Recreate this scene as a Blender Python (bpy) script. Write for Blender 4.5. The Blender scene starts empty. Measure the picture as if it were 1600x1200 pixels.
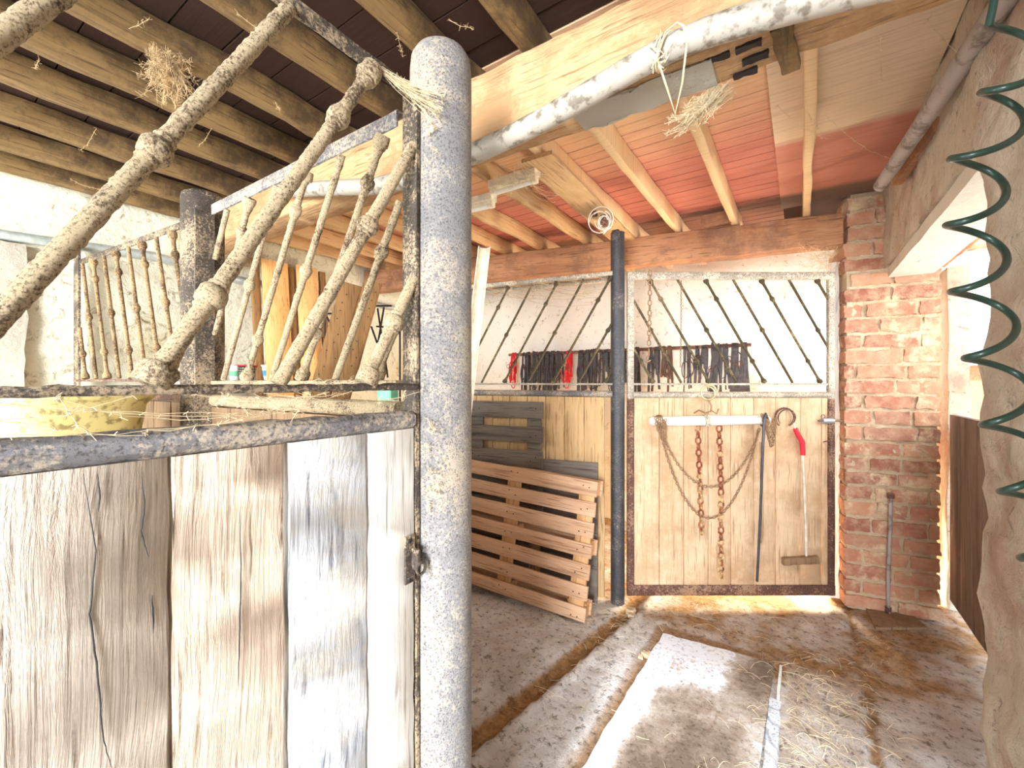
import bpy, math, random
from mathutils import Vector, Matrix, noise
random.seed(7)
PI = math.pi
S = bpy.context.scene
COL = S.collection
EYE = 1.48
F = 675.0
YAW = math.atan2(450, 675)
cs, sn = math.cos(YAW), math.sin(YAW)      # .832 .555

# ------------------------------------------------------------------ camera
cam_d = bpy.data.cameras.new('camera'); cam = bpy.data.objects.new('camera', cam_d); COL.objects.link(cam)
cam.location = (0, 0, EYE); cam.rotation_euler = (PI / 2, 0, YAW)
cam_d.sensor_width = 36; cam_d.lens = F / 1600 * 36; cam_d.clip_start = 0.02
cam_d.shift_y = 0.0019 * -1
S.camera = cam
# ------------------------------------------------------------------ world, sun, daylight, added lamps
w = bpy.data.worlds.new('sky'); S.world = w; w.use_nodes = True
bgn = w.node_tree.nodes['Background']; bgn.inputs[0].default_value = (0.86, 0.93, 1.0, 1); bgn.inputs[1].default_value = 1.45
sd = bpy.data.lights.new('sun', 'SUN'); sd.energy = 3.4; sd.angle = math.radians(5); sd.color = (0.86, 0.93, 1.0)
sun = bpy.data.objects.new('sun', sd); COL.objects.link(sun)
sun.rotation_euler = Vector((-0.07, 1.0, -0.70)).to_track_quat('-Z', 'Y').to_euler()


def area(name, loc, direction, sx, sy, power, col):
    d = bpy.data.lights.new(name, 'AREA'); d.shape = 'RECTANGLE'; d.size = sx; d.size_y = sy; d.energy = power; d.color = col
    o = bpy.data.objects.new(name, d); COL.objects.link(o); o.location = loc
    o.rotation_euler = Vector(direction).to_track_quat('-Z', 'Z').to_euler()
    return o


area('daylight_yard_door', (0.7, -4.6, 1.5), (-0.26, 1, -0.14), 1.9, 1.7, 470, (0.94, 0.97, 1.0))
area('daylight_side_door', (1.35, 3.0, 1.75), (-1, -0.12, 0.12), 1.1, 0.9, 11, (1.0, 0.96, 0.9))
area('added_stall_fill', (0.60, 4.22, 1.75), (-1, 0.10, 0.0), 0.4, 0.8, 27, (1.0, 0.97, 0.9))  # added lamp, no window built; brightens the white far wall
area('added_patch_lamp', (0.10, 4.30, 0.40), (-0.30, -1, -0.30), 0.6, 0.2, 75, (1.0, 0.86, 0.6))  # added lamp, no hatch there; makes the warm patch under the gate
area('added_left_fill', (-3.3, -0.9, 1.7), (0.35, 1, 0.05), 1.4, 1.2, 38, (1.0, 0.99, 0.9))  # added lamp with no window in the wall; brightens the left side
vs = S.view_settings; vs.view_transform = 'Standard'; vs.look = 'None'; vs.gamma = 1; vs.use_curve_mapping = False; vs.exposure = 1.0
S.cycles.max_bounces = 8; S.cycles.diffuse_bounces = 5

# ------------------------------------------------------------------ photo ray helpers (a pixel and a real plane give a real point)
def cw(Xc, Z, dz=0.0):
    return Vector((cs * Xc - sn * Z, sn * Xc + cs * Z, EYE + dz))
def W(px, py, Z):
    return cw((px - 800) / F * Z, Z, (597 - py) / F * Z)
def onx(px, py, x):
    r = (px - 800) / F; return W(px, py, x / (cs * r - sn))
def ony(px, py, y):
    r = (px - 800) / F; return W(px, py, y / (sn * r + cs))
def onz(px, py, z=0.0):
    return W(px, py, (z - EYE) * F / (597 - py))
def lerp(a, b, t): return a + (b - a) * t
def nz(p, s=1.0, seed=0.0): return noise.noise(Vector(p) * s + Vector((seed * 3.1, seed * 7.7, seed)))

# ------------------------------------------------------------------ materials
MATS = {}
def nodes(name, rough=0.85, metal=0.0):
    m = bpy.data.materials.new(name); m.use_nodes = True
    nt = m.node_tree; b = nt.nodes['Principled BSDF']
    b.inputs['Roughness'].default_value = rough; b.inputs['Metallic'].default_value = metal
    MATS[name] = m
    return m, nt, b
def N(nt, t, **kw):
    n = nt.nodes.new(t)
    for k, v in kw.items():
        if k in n.inputs: n.inputs[k].default_value = v
        else: setattr(n, k, v)
    return n
def ramp(nt, fac, stops):
    r = nt.nodes.new('ShaderNodeValToRGB'); el = r.color_ramp.elements
    while len(el) < len(stops): el.new(0.5)
    for e, (p, c) in zip(el, stops): e.position = p; e.color = (*c, 1) if len(c) == 3 else c
    nt.links.new(fac, r.inputs[0]); return r
def mix(nt, fac, a, b, mode='MIX'):
    n = nt.nodes.new('ShaderNodeMix'); n.data_type = 'RGBA'; n.blend_type = mode
    for s, v in ((n.inputs[0], fac), (n.inputs[6], a), (n.inputs[7], b)):
        if isinstance(v, (int, float)): s.default_value = v
        elif isinstance(v, tuple): s.default_value = (*v, 1) if len(v) == 3 else v
        else: nt.links.new(v, s)
    return n.outputs[2]
def coords(nt, scale=(1, 1, 1), kind='Object'):
    tc = nt.nodes.new('ShaderNodeTexCoord'); mp = nt.nodes.new('ShaderNodeMapping'); mp.inputs['Scale'].default_value = scale
    nt.links.new(tc.outputs[kind], mp.inputs[0]); return mp.outputs[0]
def bump(nt, b, h, strength=0.5, dist=0.01, prev=None):
    n = nt.nodes.new('ShaderNodeBump'); n.inputs['Strength'].default_value = strength; n.inputs['Distance'].default_value = dist
    nt.links.new(h, n.inputs['Height'])
    if prev: nt.links.new(prev, n.inputs['Normal'])
    nt.links.new(n.outputs[0], b.inputs['Normal']); return n.outputs[0]
def c8(r, g, b):
    f = lambda v: (v / 255) ** 2.2
    return (f(r), f(g), f(b))

def wood(name, base, dark, light=None, axis=2, grain=1.0, knots=0.5, bumpk=0.5, rough=0.85, stain=None, rings=0.0):
    m, nt, b = nodes(name, rough)
    light = light or tuple(min(1, v * 1.25) for v in base)
    k = [34.0] * 3; k[axis] = 1.6
    v = coords(nt, tuple(k))
    dn = N(nt, 'ShaderNodeTexNoise', Scale=1.1, Detail=2.0); nt.links.new(coords(nt, (1, 1, 1)), dn.inputs[0])
    add = N(nt, 'ShaderNodeVectorMath', operation='MULTIPLY_ADD')
    nt.links.new(dn.outputs['Color'], add.inputs[0]); add.inputs[1].default_value = (5 * knots,) * 3; nt.links.new(v, add.inputs[2])
    n1 = N(nt, 'ShaderNodeTexNoise', Scale=1.0 * grain, Detail=7.0, Roughness=0.7, Distortion=0.6); nt.links.new(add.outputs[0], n1.inputs[0])
    k2 = [3.0] * 3; k2[axis] = 0.9
    n2 = N(nt, 'ShaderNodeTexNoise', Scale=1.4, Detail=5.0, Roughness=0.6); nt.links.new(coords(nt, tuple(k2)), n2.inputs[0])
    r1 = ramp(nt, n1.outputs[0], [(0.33, dark), (0.42, base), (0.60, light)])
    r2 = ramp(nt, n2.outputs[0], [(0.35, tuple(x * 0.82 for x in base)), (0.6, light)])
    col = mix(nt, 0.45, r1.outputs[0], r2.outputs[0])
    kk = [120.0] * 3; kk[axis] = 5
    n3 = N(nt, 'ShaderNodeTexNoise', Scale=1.0, Detail=2.0); nt.links.new(coords(nt, tuple(kk)), n3.inputs[0])
    r3 = ramp(nt, n3.outputs[0], [(0.31, dark), (0.42, (1, 1, 1))])
    col = mix(nt, 0.6 if not rings else 0.85, col, r3.outputs[0], 'MULTIPLY')
    if rings:
        kr = [1.0] * 3; kr[axis] = 0.22
        wv = N(nt, 'ShaderNodeTexWave', Scale=5.5, Distortion=9.0, Detail=3.0); wv.inputs['Detail Scale'].default_value = 1.1; wv.bands_direction = 'DIAGONAL'
        nt.links.new(coords(nt, tuple(kr)), wv.inputs[0])
        rw = ramp(nt, wv.outputs['Fac'], [(0.02, dark), (0.22, (1, 1, 1))]); col = mix(nt, rings, col, rw.outputs[0], 'MULTIPLY')
    if stain:
        n4 = N(nt, 'ShaderNodeTexNoise', Scale=2.6, Detail=9.0, Roughness=0.75); nt.links.new(coords(nt), n4.inputs[0])
        r4 = ramp(nt, n4.outputs[0], [(0.47, (0, 0, 0)), (0.6, (1, 1, 1))])
        col = mix(nt, r4.outputs[0], col, stain)
    nt.links.new(col, b.inputs['Base Color'])
    x = bump(nt, b, n1.outputs[0], bumpk, 0.006)
    bump(nt, b, n3.outputs[0], bumpk * 0.6, 0.003, x)
    return m

def dusty(name, base, dust, rough=0.6, metal=0.4, amount=0.5, scale=60.0, bumpk=0.6, dark=None):
    m, nt, b = nodes(name, rough, metal)
    v = coords(nt)
    n1 = N(nt, 'ShaderNodeTexNoise', Scale=scale * 1.8, Detail=9.0, Roughness=0.8); nt.links.new(v, n1.inputs[0])
    n2 = N(nt, 'ShaderNodeTexNoise', Scale=scale * 0.10, Detail=7.0, Roughness=0.7); nt.links.new(v, n2.inputs[0])
    a = N(nt, 'ShaderNodeMath', operation='MULTIPLY_ADD'); nt.links.new(n2.outputs[0], a.inputs[0]); a.inputs[1].default_value = 0.45
    h = N(nt, 'ShaderNodeMath', operation='MULTIPLY'); nt.links.new(n1.outputs[0], h.inputs[0]); h.inputs[1].default_value = 0.55
    nt.links.new(h.outputs[0], a.inputs[2])
    th = 0.5 + (0.5 - amount) * 0.22
    r = ramp(nt, a.outputs[0], [(th - 0.025, (0, 0, 0)), (th + 0.035, (1, 1, 1))])
    cbase = mix(nt, n2.outputs[0], dark or tuple(x * 0.6 for x in base), base)
    col = mix(nt, r.outputs[0], cbase, dust)
    n3 = N(nt, 'ShaderNodeTexNoise', Scale=scale * 3.2, Detail=3.0, Roughness=0.6); nt.links.new(v, n3.inputs[0])
    sp = ramp(nt, n3.outputs[0], [(0.36, (0.30, 0.25, 0.2)), (0.48, (1, 1, 1))])
    col = mix(nt, 0.8, col, sp.outputs[0], 'MULTIPLY')
    nt.links.new(col, b.inputs['Base Color'])
    rr = N(nt, 'ShaderNodeMapRange'); rr.inputs[3].default_value = rough; rr.inputs[4].default_value = 0.95
    nt.links.new(r.outputs[0], rr.inputs[0]); nt.links.new(rr.outputs[0], b.inputs['Roughness'])
    inv = N(nt, 'ShaderNodeMapRange'); inv.inputs[3].default_value = metal; inv.inputs[4].default_value = 0.0
    nt.links.new(r.outputs[0], inv.inputs[0]); nt.links.new(inv.outputs[0], b.inputs['Metallic'])
    bump(nt, b, n1.outputs[0], bumpk, 0.006)
    return m

def plaster(name, base, spot, patch, scale=1.0, spotk=0.6, patchk=0.55, bumpk=0.8):
    m, nt, b = nodes(name, 0.95)
    v = coords(nt)
    nb = N(nt, 'ShaderNodeTexNoise', Scale=1.6 * scale, Detail=8.0, Roughness=0.65); nt.links.new(v, nb.inputs[0])
    ns = N(nt, 'ShaderNodeTexNoise', Scale=11 * scale, Detail=9.0, Roughness=0.72, Distortion=1.2); nt.links.new(v, ns.inputs[0])
    rb = ramp(nt, nb.outputs[0], [(patchk, (0, 0, 0)), (patchk + 0.12, (1, 1, 1))])
    rs = ramp(nt, ns.outputs[0], [(0.30, (1, 1, 1)), (0.30 + 0.12 * spotk, (0, 0, 0))])
    col = mix(nt, rb.outputs[0], base, patch)
    col = mix(nt, rs.outputs[0], col, spot)
    nt.links.new(col, b.inputs['Base Color'])
    x = bump(nt, b, nb.outputs[0], bumpk, 0.05)
    bump(nt, b, ns.outputs[0], bumpk, 0.012, x)
    return m

def plain(name, base, rough=0.6, metal=0.0, var=0.25, scale=20.0, bumpk=0.2):
    m, nt, b = nodes(name, rough, metal)
    n = N(nt, 'ShaderNodeTexNoise', Scale=scale, Detail=5.0); nt.links.new(coords(nt), n.inputs[0])
    r = ramp(nt, n.outputs[0], [(0.3, tuple(x * (1 - var) for x in base)), (0.7, tuple(min(1, x * (1 + var)) for x in base))])
    nt.links.new(r.outputs[0], b.inputs['Base Color']); bump(nt, b, n.outputs[0], bumpk, 0.004)
    return m

M = {}
M['plank_tan'] = wood('weathered_tan_wood', c8(206, 190, 172), c8(118, 98, 80), c8(218, 204, 188), 2, 1.5, 0.9, 1.6, stain=c8(196, 183, 168), rings=0.35)
M['plank_rose'] = wood('weathered_rose_wood', c8(212, 192, 168), c8(128, 104, 80), c8(222, 204, 184), 2, 1.4, 0.9, 1.4, stain=c8(204, 184, 164), rings=0.25)
M['plank_grey'] = wood('weathered_grey_wood', c8(204, 210, 218), c8(128, 130, 140), c8(216, 222, 230), 2, 1.9, 2.4, 1.1, stain=c8(210, 204, 194), rings=0.55)
M['plank_white'] = wood('white_painted_wood', c8(228, 226, 218), c8(150, 142, 128), c8(236, 236, 232), 2, 1.3, 0.4, 0.4)
M['plank_gate'] = wood('gate_boards', c8(206, 172, 136), c8(140, 104, 76), c8(220, 192, 158), 2, 0.8, 0.6, 0.5, stain=c8(188, 154, 118))
M['plank_part'] = wood('partition_boards', c8(204, 166, 116), c8(140, 100, 60), c8(220, 186, 140), 2, 0.8, 0.6, 0.5)
M['plank_brown'] = wood('brown_boards', c8(128, 100, 74), c8(66, 46, 32), c8(150, 122, 92), 2, 0.8, 0.6, 0.5)
M['beam'] = wood('oak_beam', c8(186, 146, 102), c8(96, 64, 38), c8(206, 170, 128), 0, 0.8, 1.2, 1.2, stain=c8(166, 128, 90))
M['purlin'] = wood('brown_beam', c8(170, 120, 86), c8(90, 56, 38), c8(190, 142, 106), 0, 0.8, 1.0, 0.8, stain=c8(136, 98, 76))
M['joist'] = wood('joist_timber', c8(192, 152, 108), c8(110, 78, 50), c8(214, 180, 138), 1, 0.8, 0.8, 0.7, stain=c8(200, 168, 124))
M['joist_dark'] = wood('dark_joist_timber', c8(112, 88, 54), c8(54, 38, 20), c8(136, 108, 68), 1, 0.8, 0.8, 0.7, stain=c8(78, 60, 38))  # darker tone used for the near lengths of the joists
M['pallet'] = wood('pallet_wood', c8(214, 168, 132), c8(140, 92, 62), c8(232, 194, 160), 0, 0.6, 0.5, 0.4)
M['pallet_v'] = wood('pallet_wood_upright', c8(214, 160, 108), c8(140, 92, 62), c8(232, 190, 140), 2, 0.6, 0.5, 0.4)
M['pallet_dark'] = wood('grey_pallet_wood', c8(104, 96, 88), c8(50, 44, 40), c8(128, 118, 108), 0, 0.6, 0.5, 0.4)
M['pine'] = wood('pine_plank', c8(226, 170, 104), c8(170, 108, 52), c8(240, 192, 130), 2, 0.5, 1.4, 0.3)
M['pine_dark'] = wood('brown_plank', c8(134, 98, 60), c8(78, 52, 30), c8(154, 116, 74), 2, 0.5, 0.8, 0.3)
M['door_wood'] = wood('dark_door_boards', c8(112, 94, 84), c8(60, 48, 42), c8(134, 116, 104), 2, 0.8, 0.5, 0.5)
M['whitewood'] = wood('bleached_wood_bar', c8(236, 230, 218), c8(170, 150, 126), c8(246, 242, 234), 0, 0.8, 0.5, 0.4)
M['handle'] = plain('pale_handle', c8(214, 206, 190), 0.5)
M['dust_iron'] = dusty('dusty_iron', c8(104, 94, 84), c8(172, 152, 124), 0.7, 0.3, 0.45, 60, 0.8, dark=c8(50, 42, 36))
M['bar_dust'] = dusty('dust_covered_bars', c8(124, 100, 74), c8(196, 176, 142), 0.85, 0.0, 0.72, 85, 1.0, dark=c8(84, 66, 48))
M['bar_brown'] = dusty('brown_dusty_bars', c8(104, 80, 54), c8(160, 134, 98), 0.85, 0.0, 0.6, 60, 0.6)
M['rail_dust'] = dusty('dusty_grey_rail', c8(140, 136, 136), c8(188, 174, 154), 0.6, 0.1, 0.5, 45, 0.8, dark=c8(96, 94, 98))
M['rail_light'] = dusty('pale_grey_rail', c8(186, 176, 160), c8(222, 210, 188), 0.6, 0.2, 0.4, 50, 0.5)
M['post_steel'] = dusty('dusty_steel_post', c8(148, 146, 147), c8(178, 166, 148), 0.6, 0.1, 0.45, 70, 0.8, dark=c8(118, 115, 114))
M['post_dark'] = dusty('dark_steel_post', c8(92, 92, 94), c8(160, 152, 140), 0.4, 0.4, 0.2, 60, 0.5, dark=c8(60, 60, 66))
M['dark_iron'] = dusty('dark_iron_bars', c8(84, 76, 52), c8(150, 130, 96), 0.7, 0.2, 0.35, 60, 0.5)
M['rust'] = dusty('rusty_steel', c8(118, 84, 72), c8(160, 128, 104), 0.8, 0.2, 0.4, 40, 0.6, dark=c8(80, 56, 50))
M['chain_rust'] = dusty('rusty_chain', c8(166, 92, 60), c8(216, 186, 130), 0.7, 0.3, 0.4, 9, 0.4, dark=c8(130, 66, 46))
M['chain_thin'] = plain('thin_chain_iron', c8(150, 120, 90), 0.6, 0.4)
M['galv'] = plain('galvanised_steel', c8(186, 188, 196), 0.4, 0.6, 0.15)
M['blackrod'] = plain('black_rod', c8(84, 86, 94), 0.4, 0.5)
M['brass'] = plain('brass_ring', c8(214, 196, 156), 0.4, 0.6)
M['red'] = plain('red_grip', c8(226, 44, 60), 0.5)
M['redcloth'] = plain('red_webbing', c8(214, 40, 50), 0.8)
M['leather'] = plain('black_leather', c8(66, 64, 68), 0.5, 0, 0.6, 30)
M['leather_br'] = plain('brown_leather', c8(96, 72, 58), 0.55, 0, 0.4, 9)
M['pvc'] = dusty('grey_pvc_pipe', c8(186, 180, 168), c8(156, 144, 122), 0.45, 0.0, 0.2, 8, 0.1, dark=c8(164, 156, 142))
M['pvc_grey'] = dusty('old_grey_pipe', c8(176, 168, 164), c8(130, 112, 98), 0.5, 0.0, 0.25, 5, 0.1, dark=c8(150, 140, 138))
M['galvwall'] = plain('pale_wall_pipe', c8(176, 184, 180), 0.4, 0.3)
M['gutter'] = plain('white_gutter', c8(230, 222, 200), 0.5)
M['plastic_white'] = plain('white_plastic', c8(240, 240, 232), 0.4, 0, 0.04)
M['cable'] = plain('dark_green_cable', c8(38, 58, 50), 0.35, 0, 0.3, 12)
M['green'] = plain('green_block', c8(120, 186, 150), 0.8)
M['blue'] = plain('blue_label', c8(90, 170, 214), 0.6)
M['tub'] = dusty('yellowed_plastic', c8(190, 176, 118), c8(160, 142, 98), 0.45, 0, 0.1, 10, 0.1, dark=c8(172, 156, 98))
M['black'] = plain('black_metal', c8(40, 38, 38), 0.6, 0.3)
M['web'] = plain('cobweb_silk', c8(214, 196, 160), 0.95)
M['web_dark'] = plain('old_dusty_web', c8(186, 160, 120), 0.95)
M['straw'] = plain('straw', c8(206, 190, 156), 0.9, 0, 0.3, 3)
M['white_wall'] = plaster('whitewashed_wall', c8(226, 222, 200), c8(128, 108, 70), c8(206, 194, 158), 1.0, 1.3, 0.55, 1.0)
M['far_wall'] = plaster('far_whitewashed_wall', c8(242, 240, 232), c8(130, 112, 88), c8(224, 212, 192), 1.3, 1.0, 0.56, 0.8)
M['stone'] = plaster('rough_stone_wall', c8(206, 192, 172), c8(116, 96, 80), c8(186, 156, 136), 1.6, 1.0, 0.52, 1.0)
M['lintel'] = plaster('white_lintel', c8(216, 208, 194), c8(150, 136, 114), c8(196, 186, 170), 1.5, 0.5, 0.6, 0.5)
M['pilaster'] = plaster('grey_render', c8(172, 166, 152), c8(110, 100, 84), c8(190, 180, 160), 1.5, 0.7, 0.5, 0.5)
M['mortar'] = plaster('lime_mortar', c8(214, 190, 156), c8(150, 118, 90), c8(224, 206, 176), 3.0, 0.6, 0.5, 1.0)

def brick_mat():
    m, nt, b = nodes('old_brick', 0.95)
    at = nt.nodes.new('ShaderNodeAttribute'); at.attribute_name = 'tint'
    r = ramp(nt, at.outputs['Fac'], [(0.0, c8(144, 92, 76)), (0.4, c8(182, 122, 98)), (0.75, c8(198, 144, 114)), (1.0, c8(160, 112, 96))])
    v = coords(nt)
    n1 = N(nt, 'ShaderNodeTexNoise', Scale=14.0, Detail=9.0, Roughness=0.7); nt.links.new(v, n1.inputs[0])
    n2 = N(nt, 'ShaderNodeTexNoise', Scale=3.2, Detail=9.0, Roughness=0.72); nt.links.new(v, n2.inputs[0])
    g_ = ramp(nt, n1.outputs[0], [(0.42, (0, 0, 0)), (0.62, (0.8, 0.8, 0.8))]); c = mix(nt, g_.outputs[0], r.outputs[0], c8(196, 160, 132))
    rr = ramp(nt, n2.outputs[0], [(0.52, (0, 0, 0)), (0.62, (0.85, 0.85, 0.85))])
    c = mix(nt, rr.outputs[0], c, c8(226, 206, 170))
    nt.links.new(c, b.inputs['Base Color'])
    x = bump(nt, b, n1.outputs[0], 0.8, 0.012); bump(nt, b, n2.outputs[0], 0.6, 0.02, x)
    return m
M['brick'] = brick_mat()
M['brick_or'] = plain('orange_soffit_brick', c8(206, 132, 92), 0.95, 0, 0.3, 8)

def sheet_mat():
    m, nt, b = nodes('stained_sheet', 0.9)
    at = nt.nodes.new('ShaderNodeAttribute'); at.attribute_name = 'tint'
    v = coords(nt)
    n1 = N(nt, 'ShaderNodeTexNoise', Scale=9.0, Detail=10.0, Roughness=0.75); nt.links.new(v, n1.inputs[0])
    a = N(nt, 'ShaderNodeMath', operation='MULTIPLY_ADD'); nt.links.new(n1.outputs[0], a.inputs[0]); a.inputs[1].default_value = 0.9; nt.links.new(at.outputs['Fac'], a.inputs[2])
    r = ramp(nt, a.outputs[0], [(0.62, c8(222, 226, 232)), (0.68, c8(186, 176, 166)), (0.85, c8(150, 134, 118)), (1.0, c8(112, 96, 82))])
    n2 = N(nt, 'ShaderNodeTexNoise', Scale=60.0, Detail=6.0, Roughness=0.7); nt.links.new(v, n2.inputs[0])
    sp = ramp(nt, n2.outputs[0], [(0.36, c8(120, 100, 84)), (0.46, (1, 1, 1))])
    c = mix(nt, 0.6, r.outputs[0], sp.outputs[0], 'MULTIPLY'); nt.links.new(c, b.inputs['Base Color'])
    bump(nt, b, n1.outputs[0], 0.6, 0.01); return m
M['mat'] = sheet_mat()

def ceiling_mat(name, cream, pink, y0, y1, back, dark):
    m, nt, b = nodes(name, 0.9)
    tc = nt.nodes.new('ShaderNodeTexCoord'); sp = nt.nodes.new('ShaderNodeSeparateXYZ'); nt.links.new(tc.outputs['Object'], sp.inputs[0])
    n = N(nt, 'ShaderNodeTexNoise', Scale=5.0, Detail=6.0, Roughness=0.7); nt.links.new(coords(nt, (1, 3, 1)), n.inputs[0])
    a = N(nt, 'ShaderNodeMath', operation='MULTIPLY_ADD'); nt.links.new(n.outputs[0], a.inputs[0]); a.inputs[1].default_value = (y1 - y0) * 0.6; nt.links.new(sp.outputs[1], a.inputs[2])
    mr = N(nt, 'ShaderNodeMapRange'); mr.inputs[1].default_value = y0; mr.inputs[2].default_value = y1; nt.links.new(a.outputs[0], mr.inputs[0])
    c = mix(nt, mr.outputs[0], cream, pink)
    mr2 = N(nt, 'ShaderNodeMapRange'); mr2.inputs[1].default_value = back; mr2.inputs[2].default_value = back + 0.08; nt.links.new(a.outputs[0], mr2.inputs[0])
    c = mix(nt, mr2.outputs[0], c, dark)
    g = N(nt, 'ShaderNodeTexNoise', Scale=1.0, Detail=6.0, Roughness=0.7); nt.links.new(coords(nt, (3, 70, 1)), g.inputs[0])
    gr = ramp(nt, g.outputs[0], [(0.25, (0.45, 0.38, 0.34)), (0.5, (1, 1, 1))])
    c = mix(nt, 0.55, c, gr.outputs[0], 'MULTIPLY')
    nt.links.new(c, b.inputs['Base Color']); bump(nt, b, g.outputs[0], 0.4, 0.004)
    return m
M['ceil'] = ceiling_mat('painted_ceiling_boards', c8(224, 182, 144), c8(190, 120, 106), 2.2, 2.75, 3.5, c8(120, 84, 66))
M['ceil_panel'] = ceiling_mat('painted_ceiling_panel', c8(220, 198, 170), c8(196, 134, 118), 2.62, 2.68, 3.35, c8(124, 100, 84))
M['ceil_dark'] = ceiling_mat('shaded_ceiling_boards', c8(56, 34, 20), c8(56, 34, 20), 0, 1, 40, c8(56, 34, 20))  # near-side boards, brown set darker to paint in the lack of light
M['joist_pink'] = ceiling_mat('painted_joists', c8(232, 200, 156), c8(222, 160, 132), 2.3, 3.0, 3.6, c8(150, 110, 84))

def floor_mat():
    m, nt, b = nodes('dusty_concrete_floor', 0.95)
    at = nt.nodes.new('ShaderNodeAttribute'); at.attribute_name = 'dirt_shade'  # carries real dirt plus shade painted into the floor colour
    v = coords(nt)
    n1 = N(nt, 'ShaderNodeTexNoise', Scale=26.0, Detail=10.0, Roughness=0.78); nt.links.new(v, n1.inputs[0])
    n2 = N(nt, 'ShaderNodeTexNoise', Scale=3.0, Detail=8.0, Roughness=0.7, Distortion=0.5); nt.links.new(v, n2.inputs[0])
    base = ramp(nt, n2.outputs[0], [(0.35, c8(190, 180, 170)), (0.55, c8(222, 218, 214)), (0.7, c8(238, 236, 234))])
    spk = ramp(nt, n1.outputs[0], [(0.38, c8(110, 88, 68)), (0.48, (1, 1, 1))])
    c = mix(nt, 0.85, base.outputs[0], spk.outputs[0], 'MULTIPLY')
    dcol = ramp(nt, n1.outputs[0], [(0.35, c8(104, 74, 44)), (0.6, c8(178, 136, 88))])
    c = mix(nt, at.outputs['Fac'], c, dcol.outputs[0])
    nt.links.new(c, b.inputs['Base Color'])
    x = bump(nt, b, n2.outputs[0], 0.6, 0.03); bump(nt, b, n1.outputs[0], 1.0, 0.014, x)
    return m
M['floor'] = floor_mat()
M['yard'] = plain('yard_gravel', c8(220, 212, 196), 0.95)
M['house_wall'] = plain('orange_brick_wall', c8(214, 150, 112), 0.9)
M['house_roof'] = plain('grey_roof', c8(170, 180, 196), 0.8)

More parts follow.
